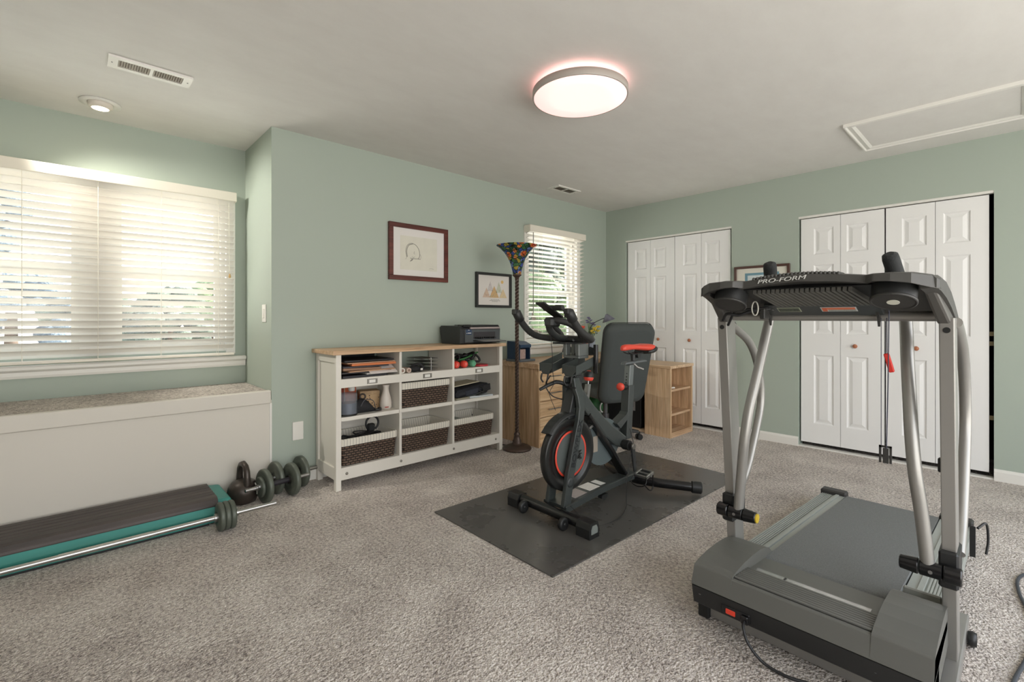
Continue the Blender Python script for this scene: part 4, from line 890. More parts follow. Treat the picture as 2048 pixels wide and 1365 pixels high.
MB().tube([(3.96 + 0.05 * math.cos(a), 2.88, 0.24 + 0.05 * math.sin(a)) for a in [2 * PI * i / 22 for i in range(22)]], 0.007, 8, closed=True).build('white_handle', MWHITE, r)
tag(MB().rbox(3.76, 3.86, 3.12, 3.22, 0.0, 0.30, 0.01).build('blue_bin', M('bin_blue', (48, 84, 150), 0.5)), 'blue bin under the desk behind the bike fork', 'bin')
r = thing('storage_box', 'small red lidded box on the carpet under the desk behind the flywheel', 'box', (3.66, 3.02, 0))
MB().rbox(3.60, 3.72, 2.98, 3.08, 0.0, 0.12, 0.005).build('box_body', M('box_red', (206, 70, 64), 0.5), r)
MB().rbox(3.596, 3.724, 2.976, 3.084, 0.12, 0.135, 0.003).build('lid', M('box_lid', (70, 64, 110), 0.5), r)
# ---------------------------------------------------------------- free weights
MIR = M('iron_grey_green', (94, 100, 90), 0.45, 0.3, var=0.12, vscale=20); MIRD = M('iron_dark', (50, 47, 44), 0.45, 0.4)
def plate(m, c, ax, R, th, hole=0.016):
    ax = Vector(ax).normalized()
    m.lathe([(hole, 0), (R * 0.36, 0), (R * 0.38, -0.004), (R * 0.72, -0.003), (R * 0.80, 0.0), (R * 0.94, 0), (R, 0.006), (R, th - 0.006), (R * 0.94, th), (R * 0.80, th), (R * 0.72, th - 0.001), (R * 0.38, th), (hole, th), (hole, 0)], c, 40, ax, caps=False); return m
def dumbbell(label, p0, ang, R, plates_l, plates_r, ln, gripr=0.014):
    # p0: centre on floor, ang direction of bar; plates lists (radius, thickness)
    r = thing('dumbbell', label, 'dumbbell', (p0[0], p0[1], 0), 0, 'plate loaded dumbbells by the window bench')
    d = Vector((math.cos(ang), math.sin(ang), 0)); c = Vector((p0[0], p0[1], R + 0.001)); g = 0.065
    MB().cyl(c - d * g, c + d * g, 0.017, n=16).build('grip', M('grip_black', (40, 38, 44), 0.4), r)
    seg = 46
    for sg in (-1, 1):
        prof = []
        for k in range(seg): prof += [(0.0125, g + (ln / 2 - g) * k / seg), (0.0105, g + (ln / 2 - g) * (k + 0.5) / seg)]
        MB().lathe(prof + [(0, ln / 2)], c, 14, d * sg).build('threaded_bar', MCHROME, r)
    for sg, pl in ((-1, plates_l), (1, plates_r)):
        o = g + 0.004
        MB().cyl(c + d * sg * (o - 0.008), c + d * sg * o, 0.026, n=18).build('inner_collar', MIRD, r)
        for Rp, th in pl:
            plate(MB(), c + d * sg * o - Vector((0, 0, R - Rp)) * 0, d * sg, Rp, th).build('weight_plate', MIR, r); o += th + 0.001
        m = MB().cyl(c + d * sg * o, c + d * sg * (o + 0.014), 0.021, n=6)
        w = d.cross(Vector((0, 0, 1)))
        for k in range(3):
            a = 2 * PI * k / 3 + 0.4; q = w * math.cos(a) + Vector((0, 0, 1)) * math.sin(a); m.cyl(c + d * sg * (o + 0.007) + q * 0.018, c + d * sg * (o + 0.007) + q * 0.038, 0.006, n=8)
        m.build('spin_lock', MCHROME, r)
    return r
dumbbell('front dumbbell with a stacked small plate lying nearest the step platform', (0.965, 3.205), rad(8), 0.104, [(0.104, 0.030), (0.062, 0.020)], [(0.104, 0.030)], 0.40)
dumbbell('rear dumbbell against the window bench and green wall', (1.063, 3.322), rad(8), 0.104, [(0.104, 0.030)], [(0.104, 0.030)], 0.40)
r = thing('kettlebell', 'black iron kettlebell between the step platform and the dumbbells', 'kettlebell', (0.788, 3.30, 0))
kx, ky = 0.788, 3.30
MB().lathe([(0.0, 0), (0.060, 0), (0.070, 0.006), (0.086, 0.04), (0.090, 0.068), (0.084, 0.098), (0.066, 0.124), (0.040, 0.138), (0.0, 0.143)], (kx, ky, 0.001), 40).build('bell', M('kettle_iron', (70, 62, 56), 0.36, 0.4, grain=0.15, gscale=90), r)
hd = Vector((math.cos(rad(-84)), math.sin(rad(-84)), 0))
MB().tube([Vector((kx, ky, 0)) + hd * q + Vector((0, 0, z)) for q, z in ((-0.060, 0.115), (-0.062, 0.155), (-0.055, 0.20), (-0.036, 0.228), (0, 0.240), (0.036, 0.228), (0.055, 0.20), (0.062, 0.155), (0.060, 0.115))], [0.021, 0.019, 0.0175, 0.017, 0.017, 0.017, 0.0175, 0.019, 0.021], 16).build('handle', bpy.data.materials['kettle_iron'], r)
# step platform
MTEAL = M('step_teal', (58, 142, 132), 0.45); MSTEP = None
t = NT('step_rubber'); t.col(t.ramp(t.noise(t.mapping((0.7, 6, 6)), 3, 3), [(0.3, lin((66, 60, 58))), (0.7, lin((92, 84, 80)))])); t.rough(0.55); t.bump(t.noise(t.coord(), 260, 2), 0.3, 0.003); MSTEP = t.m
sx1, sy0, sy1 = 0.66, 3.035, 3.408
r = thing('step_platform', 'long aerobic step with teal base and dark rubber top along the bench', 'step platform', (-0.05, 3.22, 0))
def sec(ins, z): return (sy0 + ins, z)
MB().prism([(sy0 + 0.012, 0.012), (sy0 + 0.012, 0.05), (sy0 + 0.004, 0.052), (sy0 + 0.004, 0.062), (sy0 + 0.025, 0.098), (sy1 - 0.02, 0.098), (sy1, 0.062), (sy1, 0.012)], 'x', -0.80, sx1 - 0.045).build('teal_base', MTEAL, r, bevel=0.006)
MB().hexa([(sx1 - 0.07, sy0 + 0.004, 0.0), (sx1 + 0.032, sy0 + 0.015, 0.0), (sx1 + 0.032, sy1 - 0.02, 0.0), (sx1 - 0.07, sy1, 0.0), (sx1 - 0.07, sy0 + 0.03, 0.130), (sx1 + 0.012, sy0 + 0.04, 0.122), (sx1 + 0.012, sy1 - 0.035, 0.122), (sx1 - 0.07, sy1 - 0.02, 0.128)]).build('teal_end', MTEAL, r, bevel=0.012, seg=3)
m = MB(); prof = [(sy0 + 0.018, 0.094), (sy0 + 0.022, 0.112), (sy0 + 0.036, 0.132), (sy0 + 0.06, 0.140)]
for k in range(1, 6):
    y = sy0 + 0.06 + (sy1 - sy0 - 0.10) * k / 6; prof += [(y - 0.012, 0.140), (y - 0.008, 0.1375), (y + 0.008, 0.1375), (y + 0.012, 0.140)]
prof += [(sy1 - 0.04, 0.140), (sy1 - 0.02, 0.132), (sy1 - 0.010, 0.114), (sy1 - 0.008, 0.094)]
m.prism(prof, 'x', -0.74, sx1 - 0.055); m.build('rubber_top', MSTEP, r, bevel=0.008)
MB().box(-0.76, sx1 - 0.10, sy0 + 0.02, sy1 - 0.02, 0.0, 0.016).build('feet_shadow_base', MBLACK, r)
# barbell
r = thing('barbell', 'chrome barbell with three grey plates lying in front of the step', 'barbell', (0.1, 2.95, 0))
bz = 0.076; bd = Vector((1, 0.012, 0)).normalized(); b0 = Vector((-0.90, 2.918, bz)); L1 = 1.545
at = lambda d: b0 + bd * d
MB().cyl(at(0), at(0.28), 0.0142, n=18).cyl(at(0.28), at(0.86), 0.0125, n=18).cyl(at(0.86), at(1.20), 0.0142, n=18).cyl(at(1.20), at(1.50), 0.0128, n=18).build('bar', MCHROME, r)
m = MB(); prof = []; L2 = 1.775
for k in range(60): prof += [(0.0125, 1.45 + (L2 - 1.45) * k / 60), (0.0105, 1.45 + (L2 - 1.45) * (k + 0.5) / 60)]
m.lathe(prof + [(0, L2)], b0, 14, bd); m.build('threaded_end', MCHROME, r)
for k in range(3): plate(MB(), at(1.478 + 0.026 * k), bd, 0.0755, 0.0245).build('weight_plate', MIR, r)
MB().cyl(at(1.462), at(1.476), 0.022, n=18).build('inner_collar', MCHROME, r)
m = MB().cyl(at(1.558), at(1.574), 0.021, n=6)
for k in range(3):
    a = 2 * PI * k / 3; q = Vector((0, math.cos(a), math.sin(a))); m.cyl(at(1.566) + q * 0.018, at(1.566) + q * 0.036, 0.006, n=8)
m.build('spin_lock', MCHROME, r)
for k in range(2): plate(MB(), at(0.10 - 0.026 * k), -bd, 0.0755, 0.0245).build('weight_plate', MIR, r)
# ---------------------------------------------------------------- exercise mat
t = NT('mat_rubber'); co = t.coord(); n1 = t.noise(co, 3.2, 4, 0.6); n2 = t.noise(co, 420, 2); sp = t.n('ShaderNodeTexVoronoi'); sp.inputs['Scale'].default_value = 95; t.l(co, sp.inputs['Vector'])
t.col(t.ramp(n1, [(0.25, lin((76, 75, 72))), (0.75, lin((98, 96, 92)))]))
t.rough(t.ramp(n1, [(0.25, (0.22,) * 3), (0.75, (0.36,) * 3)])); t.bump(n2, 0.12, 0.002); MMAT = t.m
m = MB(); m.prism([(1.555, 1.402), (3.504, 1.363), (3.524, 2.300), (1.566, 2.346)], 'z', 0.001, 0.0075)
tag(m.build('exercise_mat', MMAT, bevel=0.002), 'dark rubber mat under the exercise bike', 'mat')

# ---------------------------------------------------------------- exercise bike (local: s forward to back, t left, z up)
bk = thing('exercise_bike', 'grey black indoor cycling bike with orange red saddle and flywheel ring', 'exercise bike', (1.985, 1.81, 0.0075), rad(-1))
MFR = M('bike_grey', (66, 71, 70), 0.3, 0.2); MFRD = M('bike_dark', (44, 46, 46), 0.4, 0.1); MBR = M('bike_red', (222, 76, 58), 0.4); MFOAM = M('bike_foam', (44, 44, 43), 0.6)
def B(m, nm, mat, par=bk, **k): return m.build(nm, mat, par, local=True, **k)
st = B(MB().tube([(0, -0.285, 0.052), (0, 0.285, 0.052)], 0.030, 18), 'front_stabilizer', MBLACKG)
for sg in (-1, 1):
    B(MB().prism([(-0.040, 0.0), (0.040, 0.0), (0.042, 0.05), (0.030, 0.082), (-0.030, 0.082), (-0.042, 0.05)], 'y', sg * 0.225, sg * 0.315), 'end_cap', MBLACK, st, bevel=0.006)
    w = B(MB().lathe([(0.010, -0.013), (0.026, -0.014), (0.034, -0.010), (0.035, 0), (0.034, 0.010), (0.026, 0.014), (0.010, 0.013)], (-0.050, sg * 0.155 + 0.01, 0.036), 26, (0, 1, 0)), 'transport_wheel', MBLACK, st)
    B(MB().lathe([(0, -0.016), (0.008, -0.016), (0.008, 0.016), (0, 0.016)], (-0.050, sg * 0.155 + 0.01, 0.036), 14, (0, 1, 0)).box(-0.05, 0.0, sg * 0.155 + 0.026, sg * 0.155 + 0.034, 0.03, 0.06), 'wheel_bracket', MFRD, st)
B(MB().rbox(-0.008, 0.008, -0.3165, -0.315, 0.035, 0.05, 0.003), 'cap_badge', MBLACKG, st)
B(MB().prism([(-0.026, 0.025), (0.026, 0.025), (0.026, 0.05), (0.016, 0.068), (-0.016, 0.068), (-0.026, 0.05)], 'y', -0.317, -0.3145), 'cap_plate', M('cap_grey', (128, 134, 130), 0.4), st)
rp = bez([(0.985, 0.315, 0.045), (0.91, 0.26, 0.05), (0.83, 0.12, 0.055), (0.805, -0.03, 0.055), (0.845, -0.17, 0.055), (0.92, -0.29, 0.05), (0.985, -0.385, 0.045)], 6)
rs_ = B(MB().tube(rp, 0.030, 18), 'rear_stabilizer', MBLACKG)
for a, b in ((rp[-1], rp[-4]), (rp[0], rp[3])):
    d = (a - b).normalized(); B(MB().cyl(a - d * 0.045, a + d * 0.02, 0.038, n=20, bev=0.006), 'end_cap', MBLACK, rs_)
# base beam tapered between the stabilizers
bm = MB(); R = []
for f in (0, 0.15, 0.35, 0.55, 0.75, 0.9, 1.0):
    s0 = 0.04 + 0.78 * f; hw = 0.088 * (1 - f) + 0.040 * f; zt = 0.082 + 0.018 * math.sin(PI * f) * 0.8 + 0.012 * f; zb = zt - 0.035
    R.append([Vector((s0, -hw, zb)), Vector((s0, hw, zb)), Vector((s0, hw, zt - 0.004)), Vector((s0, hw - 0.008, zt)), Vector((s0, -hw + 0.008, zt)), Vector((s0, -hw, zt - 0.004))])
bm.loft(R, smooth=False); beam = B(bm, 'base_beam', MFR)
for nm, s0, s1, t0, t1, mat in (('notice_label', 0.16, 0.27, -0.05, 0.055, 'lab_a'), ('notice_label', 0.30, 0.40, -0.045, 0.05, 'lab_b'), ('notice_label', 0.42, 0.47, -0.035, 0.045, 'lab_c')):
    f0 = (s0 - 0.04) / 0.78; f1 = (s1 - 0.04) / 0.78; zf = lambda f: 0.0828 + 0.0144 * math.sin(PI * f) + 0.012 * f
    mm = bpy.data.materials.get(mat) or M(mat, {'lab_a': (176, 166, 162), 'lab_b': (226, 222, 216), 'lab_c': (222, 222, 218)}[mat], 0.5, var=0.06, vscale=90)
    B(MB().hexa([(s0, t0, zf(f0)), (s1, t0, zf(f1)), (s1, t1, zf(f1)), (s0, t1, zf(f0)), (s0, t0, zf(f0) + 0.001), (s1, t0, zf(f1) + 0.001), (s1, t1, zf(f1) + 0.001), (s0, t1, zf(f0) + 0.001)]), nm, mm, beam)
B(MB().prism([(0.40, 0.05), (0.46, 0.05), (0.455, 0.03), (0.43, 0.015), (0.40, 0.03)], 'y', -0.06, -0.03), 'beam_hook', MBLACK, beam)
# fork blades
def blade(pts, wid, t0, t1, nm, mat, par=bk, tt=None):
    # centreline in (s,z), width along s ; thickness from t0 to t1
    R = []
    for i, ((s0, z0), w) in enumerate(zip(pts, wid)):
        a = t0 if tt is None else t0 + tt[i]; b = t1 if tt is None else t1 + tt[i]
        R.append([Vector((s0 - w / 2, a, z0)), Vector((s0 - w / 2 + 0.006, a - 0.0, z0)), Vector((s0 + w / 2, a, z0)), Vector((s0 + w / 2, b, z0)), Vector((s0 - w / 2, b, z0))])
    return B(MB().loft(R, smooth=False), nm, mat, par, bevel=0.005)
fpts = [(0.065, 0.075), (0.10, 0.25), (0.150, 0.425), (0.187, 0.55), (0.202, 0.62), (0.200, 0.68), (0.192, 0.73), (0.185, 0.79)]
fw = [0.060, 0.062, 0.058, 0.054, 0.052, 0.058, 0.066, 0.05]
fk = blade(fpts, fw, -0.074, -0.046, 'fork_blade', MFR, tt=[0, 0, 0, 0, 0.004, 0.012, 0.022, 0.035])
blade(fpts, fw, 0.046, 0.074, 'fork_blade', MFR, tt=[0, 0, 0, 0, -0.004, -0.012, -0.022, -0.035])
m = MB(); ang = math.atan2(0.425 - 0.22, 0.150 - 0.095)
text_into(m, 'BOWFLEX', 0.044, frame((0.148, -0.0745, 0.415), (math.cos(ang), 0, math.sin(ang)), (-math.sin(ang), 0, math.cos(ang))), 0, 0.0012, 1.35, 0.0006)
B(m, 'lettering', M('letter_black', (24, 28, 32), 0.5), fk)
m = MB().lathe([(0.010, 0), (0.028, 0), (0.028, 0.001), (0.010, 0.001)], (0.092, -0.0752, 0.205), 24, (0, 1, 0)); B(m, 'emblem', M('emblem_grey', (58, 62, 62), 0.4), fk)
# flywheel
fc = (0.155, 0, 0.345)
fly = B(MB().lathe([(0.0, -0.022), (0.10, -0.022), (0.128, -0.020), (0.135, -0.012), (0.165, -0.012), (0.170, -0.021), (0.209, -0.023), (0.215, -0.019), (0.215, 0.019), (0.209, 0.023), (0.170, 0.021), (0.165, 0.012), (0.135, 0.012), (0.128, 0.02), (0.10, 0.022), (0, 0.022)], fc, 72, (0, 1, 0)), 'flywheel', M('fly_black', (40, 41, 40), 0.3, 0.2))
for sg in (-1, 1):
    B(MB().lathe([(0.125, 0), (0.136, -0.001), (0.137, 0.004), (0.125, 0.004)], (fc[0], sg * 0.0225 - 0.002, fc[2]), 64, (0, 1, 0), caps=False), 'red_ring', MBR, fly)
    B(MB().cyl((fc[0], sg * 0.021, fc[2]), (fc[0], sg * 0.0245, fc[2]), 0.124, n=56), 'hub_cover', M('hub_grey', (86, 92, 90), 0.4), fly)
m = MB(); rng = random.Random(2)
for k in range(9): m.rbox(fc[0] + rng.uniform(0.02, 0.07), fc[0] + rng.uniform(0.075, 0.095), -0.0262, -0.0245, fc[2] - 0.045 + 0.006 * k, fc[2] - 0.041 + 0.006 * k + rng.uniform(0, 0.004), 0.001)
B(m, 'warning_print', MBLACKG, fly)
B(MB().cyl((fc[0], -0.05, fc[2]), (fc[0], 0.05, fc[2]), 0.022, n=20), 'axle', MFRD, fly)
# brake fender over the wheel
m = MB(); R = []
for k in range(9):
    a = rad(142 - 9.5 * k); r0, r1 = 0.226, 0.246; w = 0.042
    ps = [(r0, -w), (r1 - 0.012, -w), (r1, -w + 0.014), (r1, w - 0.014), (r1 - 0.012, w), (r0, w)]
    R.append([Vector((fc[0] + q * math.cos(a), tt, fc[2] + q * math.sin(a))) for q, tt in ps])
m.loft(R, smooth=False); B(m, 'brake_cover', MFRD, bevel=0.004)
# main frame: diagonal spine
def ribbon(up, lo, hw, nm, mat, bevel=0.012):
    R = []
    for (a, b), (c, d), w in zip(up, lo, hw): R.append([Vector((a, -w, b)), Vector((a, w, b)), Vector((c, w, d)), Vector((c, -w, d))])
    return B(MB().loft(R, smooth=False), nm, mat, bevel=bevel)
ribbon([(0.215, 0.775), (0.300, 0.680), (0.374, 0.60), (0.46, 0.525), (0.545, 0.458), (0.63, 0.405), (0.70, 0.36)], [(0.185, 0.725), (0.225, 0.640), (0.28, 0.575), (0.37, 0.500), (0.47, 0.395), (0.57, 0.325), (0.66, 0.29)], [0.020, 0.026, 0.031, 0.034, 0.035, 0.035, 0.034], 'main_frame', MFR)
ribbon([(0.17, 0.612), (0.22, 0.622), (0.27, 0.612), (0.315, 0.578)], [(0.17, 0.578), (0.22, 0.590), (0.27, 0.582), (0.305, 0.55)], [0.034, 0.036, 0.036, 0.034], 'frame_gusset', MFR, 0.008)
ribbon([(0.325, 0.562), (0.44, 0.43), (0.58, 0.285), (0.715, 0.118)], [(0.305, 0.545), (0.42, 0.415), (0.55, 0.275), (0.695, 0.10)], [0.037, 0.037, 0.037, 0.034], 'black_spine', MBLACKG, 0.008)
# drive cover (rounded shell beside the flywheel) with slot
m = MB(); out = []
for k in range(40):
    a = 2 * PI * k / 40; q = 0.145 if math.sin(a) < 0 else 0.15
    out.append((0.50 + 0.175 * math.cos(a), 0.350 + q * math.sin(a)))
m.prism(out, 'y', 0.005, 0.075); dc = B(m, 'drive_cover', M('cover_teal_grey', (86, 96, 97), 0.4), bevel=0.014, seg=3)
B(MB().rbox(0.395, 0.440, 0.002, 0.006, 0.30, 0.40, 0.002), 'slot', M('slot_light', (150, 140, 128), 0.6), dc)
B(MB().prism([(0.33, 0.46), (0.46, 0.50), (0.46, 0.515), (0.33, 0.475)], 'y', -0.02, 0.02), 'drive_strut', MSTEEL)
# seat tube and post
sd = Vector((0.078, 0, 0.40)).normalized()
def slab(a, b, wa, wb, t0, t1): 
    return [(a[0] - wa / 2, t0, a[1]), (a[0] + wa / 2, t0, a[1]), (a[0] + wa / 2, t1, a[1]), (a[0] - wa / 2, t1, a[1]), (b[0] - wb / 2, t0, b[1]), (b[0] + wb / 2, t0, b[1]), (b[0] + wb / 2, t1, b[1]), (b[0] - wb / 2, t1, b[1])]
B(MB().hexa(slab((0.735, 0.335), (0.766, 0.69), 0.060, 0.060, -0.030, 0.030)), 'seat_tube', MFR, bevel=0.005)
B(MB().hexa(slab((0.764, 0.66), (0.782, 0.825), 0.048, 0.048, -0.022, 0.022)), 'seat_post', M('post_grey', (120, 126, 126), 0.3, 0.5), bevel=0.003)
m = MB()
for k in range(5): m.cyl((0.7415 + 0.0036 * k, 0, 0.705 + 0.02 * k), (0.7405 + 0.0036 * k, 0, 0.705 + 0.02 * k), 0.005, n=10)
B(m, 'post_holes', MBLACK)
B(MB().prism([(0.60, 0.455), (0.70, 0.50), (0.72, 0.52), (0.72, 0.47), (0.64, 0.42)], 'y', -0.03, 0.03), 'seat_brace', MFR, bevel=0.004)
kn = B(MB().cyl((0.735, 0, 0.678), (0.69, 0, 0.684), 0.020, n=20, bev=0.003), 'seat_knob', MBLACK)
B(MB().lathe([(0.018, 0), (0.025, 0.006), (0.027, 0.02), (0.022, 0.032), (0.01, 0.036), (0, 0.036)], (0.695, 0, 0.683), 24, (-1, 0, 0.1)), 'knob_cap', MBR, kn)
sl = B(MB().hexa([(0.705, -0.022, 0.828), (0.975, -0.022, 0.836), (0.975, 0.022, 0.836), (0.705, 0.022, 0.828), (0.72, -0.022, 0.846), (0.955, -0.022, 0.850), (0.955, 0.022, 0.850), (0.72, 0.022, 0.846)]), 'seat_slider', M('slider_grey', (104, 110, 112), 0.35, 0.3), bevel=0.006)
B(MB().tube([(0.83, 0, 0.83), (0.845, -0.02, 0.805), (0.875, -0.05, 0.79)], 0.008, 10), 'clamp_lever', MSILVER, sl)
B(MB().cyl((0.825, 0, 0.85), (0.825, 0, 0.90), 0.016, n=16).cyl((0.855, -0.03, 0.885), (0.855, 0.03, 0.885), 0.018, n=16).tube([(0.74, 0.02, 0.912), (0.80, 0.025, 0.895), (0.90, 0.03, 0.90)], 0.004, 8).tube([(0.74, -0.02, 0.912), (0.80, -0.025, 0.895), (0.90, -0.03, 0.90)], 0.004, 8), 'saddle_clamp', MFRD)
R = []
for s0, hw, zt, zb in ((0.694, 0.010, 0.945, 0.924), (0.702, 0.022, 0.957, 0.921), (0.73, 0.027, 0.965, 0.922), (0.79, 0.030, 0.964, 0.926), (0.84, 0.044, 0.960, 0.926), (0.89, 0.066, 0.960, 0.918), (0.94, 0.084, 0.962, 0.910), (0.98, 0.086, 0.962, 0.925), (1.005, 0.06, 0.955, 0.938)):
    h = zt - zb; R.append([Vector((s0, hw * a, zb + h * b)) for a, b in ((0.55, 0.0), (0.92, 0.12), (1, 0.5), (0.85, 0.85), (0.4, 1.0), (0, 0.96), (-0.4, 1.0), (-0.85, 0.85), (-1, 0.5), (-0.92, 0.12), (-0.55, 0.0))])
sa = B(MB().loft(R), 'saddle', MBR, subsurf=1)
R = []
for s0, hw, zt, zb in ((0.925, 0.060, 0.918, 0.893), (0.95, 0.084, 0.934, 0.886), (0.985, 0.090, 0.950, 0.888), (1.015, 0.082, 0.952, 0.898), (1.028, 0.05, 0.945, 0.915)):
    h = zt - zb; R.append([Vector((s0, hw * a * 1.04, zb + h * b)) for a, b in ((0.6, 0), (1, 0.4), (0.95, 0.95), (0, 0.9), (-0.95, 0.95), (-1, 0.4), (-0.6, 0))])
B(MB().loft(R), 'saddle_rear_trim', MFRD, sa, subsurf=1)
# cranks and pedals
bb = Vector((0.66, 0, 0.315))
ck = B(MB().cyl(bb + Vector((0, -0.10, 0)), bb + Vector((0, 0.13, 0)), 0.020, n=18).cyl(bb + Vector((0, -0.085, 0)), bb + Vector((0, -0.04, 0)), 0.032, n=20), 'crank_axle', MBLACK)
def pedal(tt, sg, sdir):
    e = bb + Vector((sdir[0], tt, sdir[1])); c0 = bb + Vector((0, tt, 0))
    m = MB(); d = (e - c0).normalized(); w = Vector((-d.z, 0, d.x))
    m.hexa([c0 - w * 0.019 + Vector((0, -0.008, 0)), c0 + w * 0.019 + Vector((0, -0.008, 0)), c0 + w * 0.019 + Vector((0, 0.008, 0)), c0 - w * 0.019 + Vector((0, 0.008, 0)),
            e - w * 0.013 + Vector((0, -0.006, 0)), e + w * 0.013 + Vector((0, -0.006, 0)), e + w * 0.013 + Vector((0, 0.006, 0)), e - w * 0.013 + Vector((0, 0.006, 0))])
    ca_ = B(m, 'crank_arm', MFRD, bevel=0.004)
    B(MB().cyl(c0 - Vector((0, 0.014 * (1 if sg < 0 else -1), 0)), c0, 0.020, n=18, bev=0.003), 'crank_cap', M('crank_cap', (120, 118, 112), 0.35, 0.6), ca_)
    o = e + Vector((0, sg * 0.065, 0)); rz = Matrix.Translation(o) @ Matrix.Rotation(rad(-12), 4, 'Y')
    p = MB()
    for a, b, c, dd in ((-0.045, 0.045, -0.048, -0.034), (-0.045, 0.045, 0.034, 0.048), (-0.045, -0.033, -0.048, 0.048), (0.033, 0.045, -0.048, 0.048)): p.rbox(a, b, c, dd, -0.010, 0.010, 0.003, rz)
    p.cyl(rz @ Vector((0, -0.055, 0)), rz @ Vector((0, 0.05, 0)), 0.009, n=12); pe = B(p, 'pedal', MCHROME)
    B(MB().rbox(-0.03, 0.03, -0.034, 0.034, -0.006, 0.006, 0.002, rz), 'pedal_insert', MBLACKG, pe)
    B(MB().tube([rz @ Vector(q) for q in bez([(-0.04, -0.045, 0), (-0.075, -0.05, -0.03), (-0.085, 0, -0.045), (-0.075, 0.05, -0.03), (-0.04, 0.045, 0)])], 0.0035, 8).tube([rz @ Vector(q) for q in bez([(-0.07, -0.04, -0.03), (-0.03, -0.05, -0.085), (0.02, -0.04, -0.09), (0.03, -0.045, -0.01)])], 0.004, 8), 'toe_strap', MBLACKG, pe)
pedal(-0.105, -1, (0.03, -0.168)); pedal(0.135, 1, (-0.03, 0.168))
# handlebar post, adjust lever and resistance knob
B(MB().hexa(slab((0.155, 0.55), (0.235, 0.80), 0.060, 0.070, -0.028, 0.040)), 'head_tube', MFRD, bevel=0.006)
B(MB().hexa(slab((0.222, 0.79), (0.262, 0.93), 0.055, 0.055, -0.022, 0.022)), 'handlebar_post', MFRD, bevel=0.003)
lv = B(MB().cyl((0.20, 0.01, 0.742), (0.155, 0.03, 0.745), 0.017, n=16).tube(bez([(0.165, 0.028, 0.745), (0.13, 0.04, 0.760), (0.10, 0.05, 0.764)]), 0.012, 10), 'adjust_lever', MBLACK)
B(MB().tube([(0.10, 0.05, 0.764), (0.05, 0.065, 0.748), (-0.0, 0.08, 0.726)], [0.012, 0.011, 0.009], 12), 'lever_handle', MBLACK, lv)
rk = B(MB().hexa(slab((0.318, 0.63), (0.34, 0.735), 0.026, 0.022, -0.014, 0.014)).cyl((0.337, 0, 0.72), (0.343, 0, 0.76), 0.006, n=10), 'resistance_stem', MSTEEL)
B(MB().lathe([(0, -0.032), (0.024, -0.028), (0.030, -0.012), (0.030, 0.010), (0.022, 0.026), (0, 0.031)], (0.346, 0, 0.785), 24, (0.1, 0, 1)), 'resistance_knob', MBLACK, rk)
B(MB().lathe([(0.024, -0.029), (0.0312, -0.016), (0.0308, -0.008)], (0.346, 0, 0.785), 24, (0.1, 0, 1), caps=False), 'knob_red_trim', MBR, rk)
B(MB().lathe([(0.016, 0.0295), (0.010, 0.0325), (0, 0.033)], (0.346, 0, 0.785), 18, (0.1, 0, 1)), 'knob_red_dot', MBR, rk)
# bracket box under the handlebar
m = MB(); m.rbox(0.16, 0.20, 0.018, 0.045, 0.92, 0.99, 0.003).rbox(0.16, 0.25, -0.078, -0.050, 0.92, 0.99, 0.003).rbox(0.16, 0.25, -0.078, 0.045, 0.905, 0.920, 0.003).rbox(0.235, 0.25, 0.018, 0.045, 0.92, 0.99, 0.003)
B(m, 'post_bracket', M('bracket_grey', (112, 116, 114), 0.35, 0.3))
B(MB().rbox(0.08, 0.29, -0.05, 0.06, 0.990, 1.0, 0.004), 'slide_plate', MFRD)
B(MB().rbox(0.15, 0.27, -0.045, 0.045, 1.0, 1.022, 0.008), 'slide_clamp', MFRD)
# handlebar: bullhorn grips, cross bar, aero loops
hb = [(-0.055, 0.203, 1.160), (-0.03, 0.205, 1.120), (0.03, 0.205, 1.065), (0.10, 0.204, 1.032), (0.16, 0.165, 1.018), (0.185, 0.09, 1.016), (0.185, 0.0, 1.018)]
hbr = [(a, -b, c) for a, b, c in hb[::-1]]
hbar = B(MB().tube(bez(hb + hbr[1:], 6), 0.0195, 14), 'handlebar', MFOAM)
for sg in (-1, 1):
    a, b = Vector((-0.035, sg * 0.205, 1.122)), Vector((-0.075, sg * 0.203, 1.180))
    B(MB().tube([a, a.lerp(b, 0.1), a.lerp(b, 0.9), b], [0.018, 0.027, 0.027, 0.020], 14).rbox(b.x - 0.022, b.x + 0.012, b.y - 0.018, b.y + 0.018, b.z - 0.02, b.z + 0.012, 0.005), 'grip_end', MBLACK, hbar)
    B(MB().tube(bez([(0.19, sg * 0.075, 1.022), (0.16, sg * 0.082, 1.060), (0.09, sg * 0.078, 1.105), (0.03, sg * 0.05, 1.125), (0.005, sg * 0.0, 1.128)], 6), 0.0185, 12), 'aero_bar', MFOAM, hbar)
B(MB().tube(bez([(0.185, 0.03, 1.015), (0.10, 0.035, 1.03), (0.03, 0.03, 1.075), (0.01, 0.01, 1.12)], 6), 0.020, 12).rbox(-0.02, 0.06, -0.035, 0.035, 1.09, 1.145, 0.012), 'console_stem', MFRD, hbar)
th_ = B(MB().hexa([(-0.085, -0.035, 1.222), (-0.085, 0.035, 1.222), (0.075, 0.035, 1.140), (0.075, -0.035, 1.140), (-0.080, -0.035, 1.232), (-0.080, 0.035, 1.232), (0.08, 0.035, 1.150), (0.08, -0.035, 1.150)]), 'tablet_rest', MBLACK, bevel=0.004)
B(MB().cyl((0.0, -0.10, 1.198), (0.0, 0.045, 1.198), 0.016, n=14, bev=0.003).tube(bez([(0.0, -0.095, 1.195), (0.02, -0.098, 1.165), (0.06, -0.06, 1.148)]), 0.006, 8), 'tablet_clip', MBLACK, th_)
